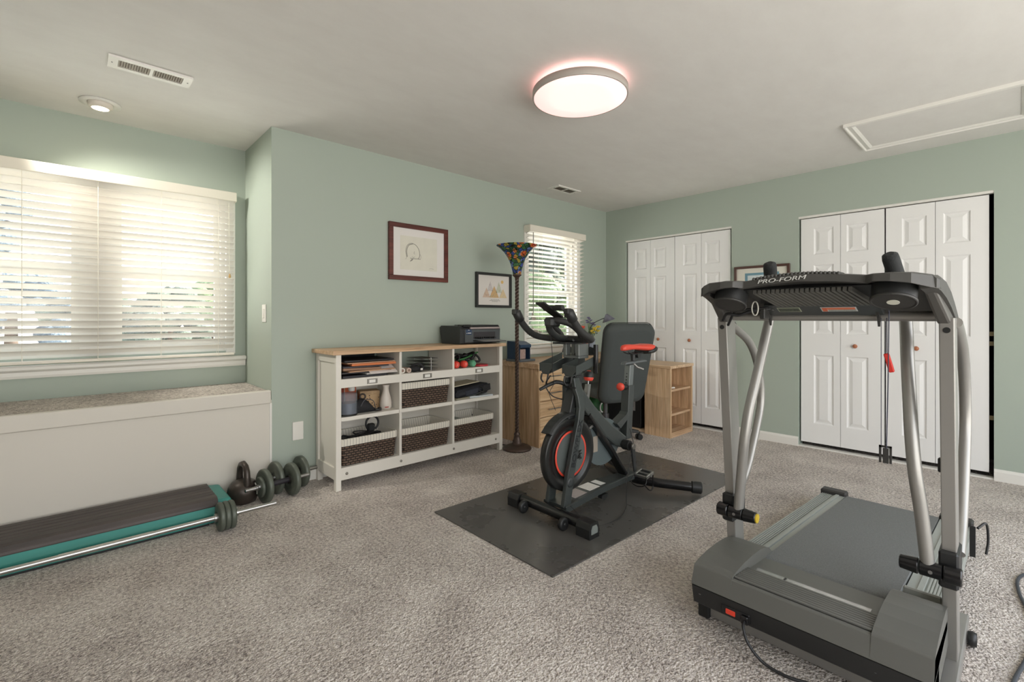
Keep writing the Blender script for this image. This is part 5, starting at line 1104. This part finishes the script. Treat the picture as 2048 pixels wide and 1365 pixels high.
# water bottle cage and hanging straps, dumbbell cradles
for tc in (0.115, -0.068):
    m = MB(); w = 0.05; z1, z0 = 0.870, 0.806
    f0, f1 = 0.085, 0.285; up = 0.055
    m.prism([(tc - w, z1), (tc + w, z1), (tc + w, z1 - 0.03), (tc + w * 0.5, z0), (tc - w * 0.35, z0), (tc - w, z1 - 0.025)], 'x', f0, f0 + 0.006)
    for sg in (-1, 1): m.prism([(f0, z1), (f1, z1 + up), (f1, z1 + up - 0.045), (f0 + 0.05, z1 - 0.035), (f0, z1 - 0.05)], 'y', tc + sg * w - 0.003, tc + sg * w + 0.003)
    m.hexa([(f0, tc - w * 0.4, z0), (f1, tc - w * 0.4, z0 + up * 0.9), (f1, tc + w * 0.4, z0 + up * 0.9), (f0, tc + w * 0.4, z0), (f0, tc - w * 0.4, z0 + 0.005), (f1, tc - w * 0.4, z0 + up * 0.9 + 0.005), (f1, tc + w * 0.4, z0 + up * 0.9 + 0.005), (f0, tc + w * 0.4, z0 + 0.005)])
    m.prism([(tc - w, z1 + up), (tc + w, z1 + up), (tc + w * 0.8, z1 + up + 0.03), (tc + w * 0.2, z1 + up + 0.045), (tc - w * 0.8, z1 + up + 0.03)], 'x', f1, f1 + 0.006)
    cr = B(m, 'dumbbell_cradle', MFR)
    B(MB().tube(bez([(f0, tc - 0.02, z0 + 0.004), (f0 - 0.01, tc - 0.022, z0 - 0.03), (f0 - 0.005, tc - 0.012, z0 - 0.055), (f0, tc - 0.05, z0 - 0.058)]), 0.005, 8).tube(bez([(f0, tc + 0.03, z0 + 0.004), (f0 - 0.008, tc + 0.03, z0 - 0.03), (f0, tc + 0.02, z0 - 0.05)]), 0.005, 8), 'cradle_hook', MBLACK, cr)
B(MB().tube(bez([(0.10, 0.09, 0.80), (0.08, 0.11, 0.74), (0.11, 0.09, 0.68), (0.16, 0.06, 0.655), (0.20, 0.0, 0.645), (0.21, -0.03, 0.64)]), 0.0035, 8), 'brake_cable', MCABLE)
B(MB().tube(bez([(0.03, 0.03, 1.10), (0.06, 0.04, 0.95), (0.07, 0.045, 0.84), (0.075, 0.04, 0.76), (0.05, 0.05, 0.70), (0.09, 0.04, 0.60)]), 0.0018, 6), 'sensor_wire', MCABLE)
B(MB().tube(bez([(0.68, -0.07, 0.42), (0.69, -0.09, 0.33), (0.63, -0.11, 0.25), (0.56, -0.13, 0.12), (0.54, -0.14, 0.02), (0.45, -0.20, 0.005), (0.28, -0.26, 0.004), (0.10, -0.22, 0.005), (0.06, -0.10, 0.09)]), 0.0022, 6), 'power_wire', MCABLE)
B(MB().tube(bez([(0.255, -0.125, 0.985), (0.25, -0.13, 0.93), (0.25, -0.128, 0.88), (0.26, -0.12, 0.82)]), 0.014, 8), 'hanging_strap', MBLACKG)

# ---------------------------------------------------------------- treadmill
ty = 0.4875
MTG = M('tread_grey', (96, 96, 91), 0.45, grain=0.08, gscale=500); MTD = M('tread_dark', (50, 49, 47), 0.5, grain=0.1, gscale=500); MCON = M('console_grey', (70, 69, 66), 0.5, grain=0.08, gscale=500)
MRAIL = M('foot_rail', (158, 162, 156), 0.5, 0.1); MBELT = M('belt', (112, 114, 113), 0.75, grain=0.6, gscale=380, var=0.16, vscale=210)
tm = thing('treadmill', 'silver and dark grey folding treadmill with dark console seen from its front', 'treadmill', (2.5, ty, 0))
def T(m, nm, mat, par=tm, **k): return m.build(nm, mat, par, **k)
T(MB().rbox(1.79, 1.835, ty - 0.325, ty + 0.325, 0.006, 0.075, 0.003), 'front_crossbar', MSILVER)
for sg in (-1, 1):
    y = ty + sg * 0.345
    sr = T(MB().rbox(1.80, 2.42, y - 0.02, y + 0.02, 0.004, 0.055, 0.004), 'base_rail', MSILVER)
    T(MB().rbox(1.772, 1.80, y - 0.03, y + 0.012, 0.0, 0.07, 0.004) if sg > 0 else MB().rbox(1.772, 1.80, y - 0.012, y + 0.03, 0.0, 0.07, 0.004), 'rail_foot', MBLACK, sr)
    T(MB().lathe([(0, -0.012), (0.022, -0.012), (0.026, 0), (0.022, 0.012), (0, 0.012)], (2.30, y + sg * 0.034, 0.0275), 20, (0, 1, 0)), 'base_wheel', MBLACK, sr)
    # upright post leaning forward
    yo, yi = ty + sg * 0.3575, ty + sg * 0.3215; a, b = min(yo, yi), max(yo, yi)
    po = T(MB().hexa([(2.062, a, 0.03), (2.150, a, 0.03), (2.150, b, 0.03), (2.062, b, 0.03), (1.946, a, 1.150), (2.034, a, 1.150), (2.034, b, 1.150), (1.946, b, 1.150)]), 'upright_post', MSILVER, bevel=0.003)
    T(MB().cyl((1.948, (a + b) / 2, 1.112), (1.962, (a + b) / 2, 1.112), 0.009, n=16), 'bolt', MBLACK, po)
    # collar and pivot knuckle
    T(MB().rbox(2.005, 2.13, a - 0.006, b + 0.006, 0.30, 0.415, 0.006), 'collar', MBLACK, po)
    kz, kx_ = 0.352, 1.992
    kn = T(MB().cyl((kx_, ty + sg * 0.372, kz), (kx_, ty + sg * 0.33, kz), 0.027, n=22, bev=0.003).cyl((kx_, ty + sg * 0.327, kz), (kx_, ty + sg * 0.272, kz), 0.0245, n=22, bev=0.002).cyl((kx_, ty + sg * 0.270, kz), (kx_, ty + sg * 0.222, kz), 0.0255, 0.0215, n=22, bev=0.003), 'pivot_knuckle', MBLACKG, po)
    if sg > 0: T(MB().cyl((kx_, ty + sg * 0.222, kz), (kx_, ty + sg * 0.217, kz), 0.018, n=20).cyl((kx_, ty + sg * 0.217, kz), (kx_, ty + sg * 0.2155, kz), 0.008, n=6), 'yellow_cap', M('cap_yellow', (206, 176, 52), 0.4), kn)
    T(MB().cyl((kx_ - 0.024, ty + sg * 0.30, kz), (kx_ - 0.027, ty + sg * 0.30, kz), 0.006, n=6), 'set_screw', MSTEEL, kn)
    # swing arm with foam grip
    arm = T(MB().tube(bez([(1.994, ty + sg * 0.2925, 0.355), (1.988, ty + sg * 0.2775, 0.52), (1.978, ty + sg * 0.2625, 0.655), (1.996, ty + sg * 0.2515, 0.778), (2.040, ty + sg * 0.2410, 0.894), (2.084, ty + sg * 0.2305, 1.015), (2.13, ty + sg * 0.2205, 1.142), (2.135, ty + sg * 0.21, 1.23), (2.10, ty + sg * 0.2035, 1.285)], 6), 0.019, 16), 'swing_arm', MSILVER)
    T(MB().tube([(2.10, ty + sg * 0.2035, 1.27), (2.095, ty + sg * 0.2015, 1.29), (2.050, ty + sg * 0.191, 1.352), (2.042, ty + sg * 0.1895, 1.364), (2.038, ty + sg * 0.189, 1.369)], [0.022, 0.0245, 0.0245, 0.0225, 0.012], 18), 'foam_grip', M('foam_black', (40, 42, 42), 0.85, grain=0.3, gscale=300), arm)
    # curved handrail behind post
    yh = ty + sg * 0.355
    T(MB().tube(bez([(2.02, yh, 1.135), (2.13, yh, 1.10), (2.29, yh, 1.03), (2.39, yh, 0.91), (2.425, yh, 0.76), (2.36, yh, 0.62), (2.25, yh, 0.46), (2.13, yh, 0.375)], 6), 0.017, 14), 'handrail', MSILVER)
# motor hood
lowf = [(1.700, 0.160), (1.688, 0.160), (1.704, 0.090), (1.735, 0.075), (1.80, 0.075), (1.80, 0.16)]
hy0, hy1 = ty - 0.335, ty + 0.340
hd_ = T(MB().prism(lowf, 'y', hy0, hy1), 'hood_base', MBLACK, bevel=0.003)
yl_in, yr_in = 0.690, 0.292
T(MB().prism([(1.709, 0.222), (1.684, 0.163), (1.80, 0.163), (2.03, 0.163), (2.03, 0.190), (1.96, 0.197), (1.86, 0.206), (1.72, 0.224)], 'y', hy0, hy1), 'hood_middle', MTG, bevel=0.003)
podp = [(1.709, 0.228), (1.685, 0.166), (1.80, 0.10), (2.13, 0.10), (2.13, 0.165), (2.10, 0.195), (2.075, 0.215), (2.04, 0.228), (1.98, 0.239), (1.90, 0.244), (1.82, 0.243), (1.74, 0.236)]
for nm, a, b in (('hood_pod', yl_in, hy1), ('hood_pod', hy0, yr_in)): T(MB().prism(podp, 'y', a, b, smooth=False), nm, MTG, bevel=0.006, seg=3)
T(MB().rbox(2.115, 2.13, ty - 0.315, ty - 0.215, 0.15, 0.218, 0.004), 'pod_flange', M('flange', (168, 170, 164), 0.5))
m = MB()
for k in range(8):
    x = 1.724 + 0.0165 * k; z = 0.2245 - 0.013 * k / 8
    m.prism([(x, z - 0.006), (x + 0.0005, z + 0.004), (x + 0.002, z + 0.0055), (x + 0.0105, z + 0.0050), (x + 0.012, z - 0.006)], 'y', yr_in + 0.002, yl_in - 0.002)
T(m, 'vent_ribs', MTG)
T(MB().hexa([(1.722, yr_in, 0.2235), (1.858, yr_in, 0.206), (1.858, yl_in, 0.206), (1.722, yl_in, 0.2235), (1.722, yr_in, 0.2252), (1.858, yr_in, 0.2082), (1.858, yl_in, 0.2082), (1.722, yl_in, 0.2252)]), 'rib_bed', MBLACK)
T(MB().hexa([(1.868, yr_in + 0.03, 0.2055), (1.898, yr_in + 0.03, 0.2025), (1.898, yl_in - 0.02, 0.2025), (1.868, yl_in - 0.02, 0.2055), (1.868, yr_in + 0.03, 0.2075), (1.898, yr_in + 0.03, 0.2045), (1.898, yl_in - 0.02, 0.2045), (1.868, yl_in - 0.02, 0.2075)]), 'silver_strip', M('strip_silver', (188, 188, 186), 0.2, 0.6, var=0.15, vscale=30))
m2 = MB().box(1.874, 1.892, yl_in - 0.12, yl_in - 0.114, 0.206, 0.2075)
T(m2, 'strip_mark', MBLACK)
for x, y, z in ((1.6955, 0.80, 0.135), (1.6985, 0.715, 0.112), (1.697, 0.28, 0.13)): T(MB().cyl((x - 0.001, y, z), (x + 0.003, y, z), 0.006, n=14), 'screw', MSTEEL, hd_)
sx_ = 1.697
sw = T(MB().rbox(sx_ - 0.006, sx_ + 0.01, 0.625, 0.722, 0.098, 0.132, 0.002), 'switch_plate', MBLACKG, hd_)
T(MB().rbox(sx_ - 0.0085, sx_, 0.672, 0.705, 0.106, 0.124, 0.002), 'red_switch', M('switch_red', (226, 66, 44), 0.35), hd_)
T(MB().rbox(sx_ - 0.014, sx_, 0.628, 0.652, 0.098, 0.126, 0.003), 'cord_socket', MBLACKG, hd_)
T(MB().tube(bez([(1.69, 0.640, 0.112), (1.665, 0.635, 0.10), (1.655, 0.615, 0.06), (1.66, 0.57, 0.018), (1.668, 0.50, 0.006), (1.69, 0.43, 0.006), (1.70, 0.30, 0.006), (1.68, 0.16, 0.006)]), 0.0048, 10), 'power_cord', MCABLE)
# running deck
def zr(x): return 0.172 - 0.0655 * (x - 2.04)
for sg in (-1, 1):
    a, b = (ty + 0.208, ty + 0.330) if sg > 0 else (ty - 0.330, ty - 0.208); m = MB()
    xa, xb = 2.00, 3.36
    def bar(y0, y1, dz, zb=-0.06): m.hexa([(xa, y0, zr(xa) + zb), (xb, y0, zr(xb) + zb), (xb, y1, zr(xb) + zb), (xa, y1, zr(xa) + zb), (xa, y0, zr(xa) + dz), (xb, y0, zr(xb) + dz), (xb, y1, zr(xb) + dz), (xa, y1, zr(xa) + dz)])
    bar(a, b, -0.004)
    inner = a if sg > 0 else b
    q = 1 if sg > 0 else -1
    bar(*sorted((inner, inner + q * 0.028)), 0.004); bar(*sorted((inner + q * 0.030, inner + q * 0.046)), 0.009)
    for k in range(7):
        y0 = inner + q * (0.053 + 0.0095 * k); bar(*sorted((y0, y0 + q * 0.006)), 0.0005, -0.01)
    rl = T(m, 'foot_rail', MRAIL)
    T(MB().rbox(3.34, 3.405, min(a, b) - 0.004, max(a, b) + 0.004, 0.015, 0.112, 0.008), 'rail_end_cap', MTD, rl)
m = MB(); y0, y1 = ty - 0.2035, ty + 0.2035; bt = lambda x: 0.193 - 0.0765 * (x - 2.04)
ring = []
for k in range(9): a = rad(90 + 180 * k / 8); ring.append((2.052 + 0.022 * math.cos(a), bt(2.052) - 0.022 + 0.022 * math.sin(a)))
for k in range(9): a = rad(-90 + 180 * k / 8); ring.append((3.36 + 0.022 * math.cos(a), bt(3.36) - 0.022 + 0.022 * math.sin(a)))
m.prism(ring, 'y', y0, y1); T(m, 'running_belt', MBELT)
T(MB().hexa([(2.03, ty - 0.30, 0.06), (3.35, ty - 0.30, 0.03), (3.35, ty + 0.30, 0.03), (2.03, ty + 0.30, 0.06), (2.03, ty - 0.30, 0.14), (3.35, ty - 0.30, 0.062), (3.35, ty + 0.30, 0.062), (2.03, ty + 0.30, 0.14)]), 'deck_frame', MBLACK)
for sg in (-1, 1): T(MB().rbox(2.032, 2.075, *sorted((ty + sg * 0.2045, ty + sg * 0.232)), 0.165, 0.196, 0.003), 'roller_guide', MBLACK)
# console
tube_ = T(MB().cyl((2.022, ty - 0.32, 1.156), (2.022, ty + 0.32, 1.156), 0.0175, n=20), 'cross_tube', MSILVER)
lip = [(-0.340, 1.230, 1.258, 1.762), (-0.322, 1.234, 1.270, 1.742), (-0.285, 1.246, 1.277, 1.706), (-0.24, 1.253, 1.279, 1.697), (-0.198, 1.256, 1.279, 1.702), (-0.176, 1.253, 1.278, 1.733), (-0.10, 1.262, 1.287, 1.730), (0, 1.267, 1.293, 1.727)]
lip = lip + [(-a, b, c, d) for a, b, c, d in lip[-2::-1]]
m = MB(); R = []
for dy, zb, zt, x in lip:
    y = ty + dy; R.append([Vector((x, y, zb)), Vector((x + 0.004, y, zt)), Vector((x + 0.05, y, zt + 0.004)), Vector((x + 0.22, y, zt - 0.035)), Vector((2.08, y, 1.185)), Vector((2.07, y, 1.165)), Vector((1.985, y, 1.172)), Vector((x + 0.145, y, zb - 0.022 if abs(dy) < 0.19 else zb - 0.004)), Vector((x + 0.016, y, zb + 0.004))])
m.loft(R, smooth=False); con = T(m, 'console_shell', MCON, bevel=0.003)
# underside panel with slanted ribs
und = lambda f, dz=0: (1.768 + 0.132 * f, 1.262 - 0.049 * f - dz)
m = MB(); a0, b0_ = und(0.0), und(1.0)
m.hexa([(a0[0], ty - 0.195, a0[1] - 0.012), (b0_[0], ty - 0.175, b0_[1] - 0.010), (b0_[0], ty + 0.175, b0_[1] - 0.010), (a0[0], ty + 0.195, a0[1] - 0.012), (a0[0] + 0.03, ty - 0.195, a0[1] + 0.01), (b0_[0] + 0.03, ty - 0.175, b0_[1] + 0.03), (b0_[0] + 0.03, ty + 0.175, b0_[1] + 0.03), (a0[0] + 0.03, ty + 0.195, a0[1] + 0.01)])
up_ = T(m, 'vent_panel', MBLACK)
m = MB()
for k in range(20):
    ya = ty + 0.155 - 0.0148 * k; yb_ = ya - 0.040; w = 0.0092; h = 0.014
    p, q = und(0.03, 0.012), und(0.98, 0.010)
    m.hexa([(p[0], ya, p[1] - h), (q[0], yb_, q[1] - h), (q[0], yb_ - w, q[1] - h), (p[0], ya - w, p[1] - h), (p[0] + 0.004, ya, p[1] + 0.004), (q[0] + 0.004, yb_, q[1] + 0.004), (q[0] + 0.004, yb_ - w, q[1] + 0.004), (p[0] + 0.004, ya - w, p[1] + 0.004)])
T(m, 'vent_slats', M('rib_grey', (88, 87, 82), 0.4), up_)
T(MB().hexa([(1.900, ty - 0.185, 1.195), (1.985, ty - 0.185, 1.158), (1.985, ty + 0.165, 1.158), (1.900, ty + 0.165, 1.195), (1.93, ty - 0.185, 1.225), (2.02, ty - 0.185, 1.19), (2.02, ty + 0.165, 1.19), (1.93, ty + 0.165, 1.225)]), 'lower_panel', M('panel_dark', (56, 60, 60), 0.4), bevel=0.003)
pn = Vector((-0.037, 0, -0.085)).normalized(); pu = Vector((0.085, 0, -0.037)).normalized()
def onpanel(f, y, off=0.0): b = Vector((1.900, y, 1.195)).lerp(Vector((1.985, y, 1.158)), f); return b + pn * off
def psticker(nm, mat, y0, y1, f0, f1, off):
    A = [onpanel(f0, y0, off), onpanel(f0, y1, off), onpanel(f1, y1, off), onpanel(f1, y0, off)]
    return T(MB().hexa(A + [p - pn * 0.003 for p in A]), nm, mat)
psticker('warning_sticker', M('stk_grey', (196, 200, 198), 0.5), ty - 0.118, ty - 0.014, 0.22, 0.60, 0.001); psticker('warning_orange', M('stk_orange', (214, 120, 84), 0.5), ty - 0.114, ty - 0.018, 0.25, 0.42, 0.0016)
psticker('warning_icon', M('stk_orange2', (206, 104, 70), 0.5), ty - 0.032, ty - 0.018, 0.25, 0.57, 0.0017); psticker('warning_text', M('stk_text', (150, 156, 152), 0.5, var=0.3, vscale=200), ty - 0.114, ty - 0.035, 0.44, 0.57, 0.0016)
psticker('info_sticker', M('stk_frame', (168, 172, 150), 0.5), ty + 0.050, ty + 0.125, 0.22, 0.60, 0.001); psticker('info_print', M('stk_dark', (72, 78, 66), 0.5, var=0.4, vscale=120), ty + 0.053, ty + 0.122, 0.26, 0.56, 0.0016)
psticker('panel_screw', MSTEEL, ty + 0.14, ty + 0.147, 0.36, 0.46, 0.001)
m = MB(); fx_ = frame((1.7258, ty + 0.052, 1.2765), (-0.03, -1, 0.055), (0.10, 0.0, 1))
text_into(m, 'PRO-FORM', 0.0185, fx_, 0.25, 0.0014, 1.62, 0.0); T(m, 'lettering', M('letter_silver', (206, 206, 202), 0.4), con)
m = MB()
for k in range(22):
    y = ty + 0.14 - 0.0118 * k; zt = 1.293 - 0.55 * (y - ty) ** 2
    m.rbox(1.733, 1.80, y - 0.0044, y + 0.0044, zt - 0.004, zt + 0.0072, 0.0028)
T(m, 'top_ridges', MCON, con)
cax = Vector((math.sin(rad(24)), 0, math.cos(rad(24))))
for sg in (-1, 1):
    c0 = Vector((1.772, ty + sg * 0.2365, 1.196))
    cu = T(MB().lathe([(0.054, 0.001), (0.0545, 0.010), (0.056, 0.072)], c0, 40, cax), 'cup_holder', MBLACK)
    T(MB().lathe([(0.0, 0), (0.050, 0.0)], c0, 40, cax, smooth=False, caps=False).lathe([(0.050, 0.0005), (0.0535, -0.0025), (0.057, 0.0), (0.057, 0.006), (0.054, 0.008)], c0, 40, cax, caps=False), 'cup_base', MTD, cu)
    if sg < 0: T(MB().cyl(c0 - cax * 0.0015, c0 + cax * 0.001, 0.0155, n=24), 'cup_drain', M('drain_white', (206, 206, 192), 0.6), cu)
    T(MB().hexa([(1.80, ty + sg * 0.30, 1.226), (1.955, ty + sg * 0.318, 1.128), (1.955, ty + sg * 0.352, 1.128), (1.80, ty + sg * 0.330, 1.226), (1.83, ty + sg * 0.30, 1.25), (2.02, ty + sg * 0.318, 1.15), (2.02, ty + sg * 0.352, 1.15), (1.83, ty + sg * 0.330, 1.25)]), 'mount_arm', M('arm_grey', (92, 90, 86), 0.4, 0.2), bevel=0.008)
    y0, y1 = sorted((ty + sg * 0.332, ty + sg * 0.362))
    R = [[Vector((x, ty + sg * yi_, zb)), Vector((x, ty + sg * yo_, zb + 0.004)), Vector((x, ty + sg * yo_, zt - 0.008)), Vector((x, ty + sg * (yo_ - 0.008), zt)), Vector((x, ty + sg * yi_, zt))] for x, zt, zb, yi_, yo_ in ((1.752, 1.268, 1.231, 0.300, 0.334), (1.80, 1.272, 1.222, 0.306, 0.340), (1.86, 1.262, 1.205, 0.314, 0.346), (1.94, 1.235, 1.178, 0.322, 0.351), (2.0, 1.204, 1.152, 0.345, 0.3545), (2.05, 1.175, 1.134, 0.348, 0.357), (2.11, 1.136, 1.110, 0.352, 0.360), (2.15, 1.110, 1.098, 0.354, 0.362))]
    T(MB().loft(R, smooth=False), 'side_shroud', MCON, bevel=0.002)
    T(MB().prism([(1.93, 1.20), (2.0, 1.165), (1.99, 1.12), (1.975, 1.15)], 'y', ty + sg * 0.165, ty + sg * 0.172), 'console_fin', MTD)
rng = random.Random(4)
m = MB().tube(bez([(1.90, ty + 0.315, 1.14), (1.88, ty + 0.29, 1.165), (1.89, ty + 0.25, 1.16), (1.90, ty + 0.21, 1.175), (1.92, ty + 0.17, 1.18), (1.95, ty + 0.13, 1.19)]), 0.006, 8).tube(bez([(1.95, ty + 0.315, 1.12), (1.90, ty + 0.27, 1.17), (1.89, ty + 0.23, 1.18), (1.91, ty + 0.15, 1.188)]), 0.005, 8)
wr = T(m, 'wire_harness', MCABLE)
T(MB().tube([(1.875, ty + 0.185 + 0.011 * math.cos(a), 1.185 + 0.026 * math.sin(a)) for a in [2 * PI * i / 18 for i in range(18)]], 0.0025, 8, closed=True), 'cable_tie', M('tie_white', (204, 202, 190), 0.5), wr)
T(MB().rbox(1.90, 1.955, ty + 0.16, ty + 0.178, 1.145, 1.185, 0.003, None), 'wire_clip', MTD, wr)
# safety key, strings and hanging clips
sk = T(MB().tube([(1.855, ty - 0.215, 1.20), (1.855, ty - 0.2125, 0.95), (1.858, ty - 0.208, 0.74)], 0.0016, 6).tube([(1.99, ty - 0.189, 1.15), (1.99, ty - 0.1895, 1.03)], 0.0016, 6).tube([(1.86, ty - 0.1945, 1.15), (1.86, ty - 0.1945, 0.73)], 0.001, 6), 'safety_string', M('string_navy', (56, 58, 74), 0.7))
mt = Matrix.Translation((1.99, ty - 0.195, 1.0)) @ Matrix.Rotation(rad(-14), 4, 'X')
T(MB().rbox(-0.005, 0.005, -0.008, 0.008, -0.032, 0.032, 0.003, mt), 'safety_key', MRED, sk)
T(MB().box(-0.002, 0.002, -0.016, 0.016, 0.022, 0.028, Matrix.Translation((1.86, ty - 0.205, 0.722))).box(-0.002, 0.002, -0.016, -0.010, -0.026, 0.028, Matrix.Translation((1.86, ty - 0.205, 0.722))).box(-0.002, 0.002, 0.010, 0.016, -0.026, 0.028, Matrix.Translation((1.86, ty - 0.205, 0.722))).box(-0.004, 0.004, -0.008, 0.006, -0.026, 0.02, Matrix.Translation((1.86, ty - 0.205, 0.722))), 'string_clip', MTD, sk)
T(MB().rbox(2.03, 2.05, ty - 0.325, ty - 0.312, 0.655, 0.70, 0.003), 'belt_clip', MBLACK, sk)
T(MB().prism([(2.34, 0.30), (2.36, 0.30), (2.37, 0.40), (2.34, 0.41)], 'y', ty - 0.385, ty - 0.37).tube(bez([(2.36, ty - 0.39, 0.40), (2.40, ty - 0.41, 0.41), (2.41, ty - 0.415, 0.35), (2.40, ty - 0.41, 0.30)]), 0.004, 8), 'latch_handle', MBLACK)
# floor cord at the right edge
tag(MB().tube(bez([(1.90, 0.05, 0.006), (2.05, 0.022, 0.006), (2.19, 0.005, 0.006), (2.33, -0.018, 0.006), (2.47, -0.035, 0.006), (2.62, -0.035, 0.006), (2.76, -0.022, 0.006), (2.88, -0.004, 0.006), (3.02, 0.0, 0.006), (3.12, -0.03, 0.006), (3.2, -0.12, 0.006)], 8), 0.0058, 10).build('extension_cord', M('cord_slate', (62, 66, 72), 0.5)), 'dark grey extension cord curving on the carpet at the right edge', 'cord')
# ---------------------------------------------------------------- camera
cd = bpy.data.cameras.new('camera'); cam = bpy.data.objects.new('camera', cd); C.objects.link(cam); bpy.context.scene.camera = cam
Fpx = 945.0; cd.sensor_width = 36.0; cd.sensor_fit = 'HORIZONTAL'; cd.lens = Fpx / 2048 * 36.0
cam.location = (0, 0, 1.15); yaw = rad(90 - 46.95)
cam.rotation_euler = (PI / 2, 0, -yaw)
cd.shift_y = (636.0 - 682.5) / 2048.0; cd.clip_start = 0.02
# ---------------------------------------------------------------- light
sc = bpy.context.scene; sc.view_settings.view_transform = 'Standard'; sc.view_settings.look = 'None'; sc.view_settings.gamma = 1.0; sc.view_settings.exposure = EXPO
w = bpy.data.worlds.new('sky'); sc.world = w; w.use_nodes = True; nt = w.node_tree; bg = nt.nodes['Background']
tc_ = nt.nodes.new('ShaderNodeTexCoord'); sp_ = nt.nodes.new('ShaderNodeSeparateXYZ'); rp_ = nt.nodes.new('ShaderNodeValToRGB')
nt.links.new(tc_.outputs['Generated'], sp_.inputs[0]); nt.links.new(sp_.outputs[2], rp_.inputs[0]); nt.links.new(rp_.outputs[0], bg.inputs[0])
cr = rp_.color_ramp; cr.elements[0].position = 0.0; cr.elements[0].color = (1.0, 0.965, 0.92, 1); cr.elements[1].position = 0.6; cr.elements[1].color = (0.78, 0.86, 1.0, 1)
bg.inputs[1].default_value = SKY
def portal(x0, x1, y0, y1, z0, z1, rot):
    l = bpy.data.lights.new('window_portal', 'AREA'); l.shape = 'RECTANGLE'; o = bpy.data.objects.new('window_portal', l); C.objects.link(o)
    o.location = ((x0 + x1) / 2, (y0 + y1) / 2, (z0 + z1) / 2); l.size = max(x1 - x0, y1 - y0); l.size_y = z1 - z0; o.rotation_euler = rot; l.cycles.is_portal = True
portal(W1[0], W1[1], YB + 0.13, YB + 0.13, W1[2], W1[3], (-PI / 2, 0, 0))
portal(W2[0], W2[1], YL + 0.13, YL + 0.13, W2[2], W2[3], (-PI / 2, 0, 0))
portal(-1.4, 3.9, YS - 0.13, YS - 0.13, 0.2, 2.3, (PI / 2, 0, 0))
def lamp(name, typ, loc, energy, col, rot=(0, 0, 0), **k):
    l = bpy.data.lights.new(name, typ); l.energy = energy; l.color = col; o = bpy.data.objects.new(name, l); C.objects.link(o); o.location = loc; o.rotation_euler = rot
    for a, b in k.items(): setattr(l, a, b)
    return o
lamp('spot_light', 'SPOT', (0.13, 3.76, ZC - 0.04), SPOT_W, (1.0, 0.82, 0.6), spot_size=rad(120), spot_blend=0.8, shadow_soft_size=0.04)

so = lamp('sun', 'SUN', (0, 10, 10), SUN_W, (1.0, 0.95, 0.88), angle=rad(0.6))
so.rotation_euler = Vector((-0.72, 0.10, -0.68)).to_track_quat('-Z', 'Y').to_euler()
sp2 = lamp('spot_light', 'SPOT', (-0.42, 3.76, ZC - 0.05), SPOT2_W, (1.0, 0.95, 0.86), spot_size=rad(70), spot_blend=0.6, shadow_soft_size=0.04)  # lamp of the added unseen spot, aimed at the bay side wall
sp2.rotation_euler = (Vector((0.988, 3.76, 1.45)) - sp2.location).to_track_quat('-Z', 'Y').to_euler()
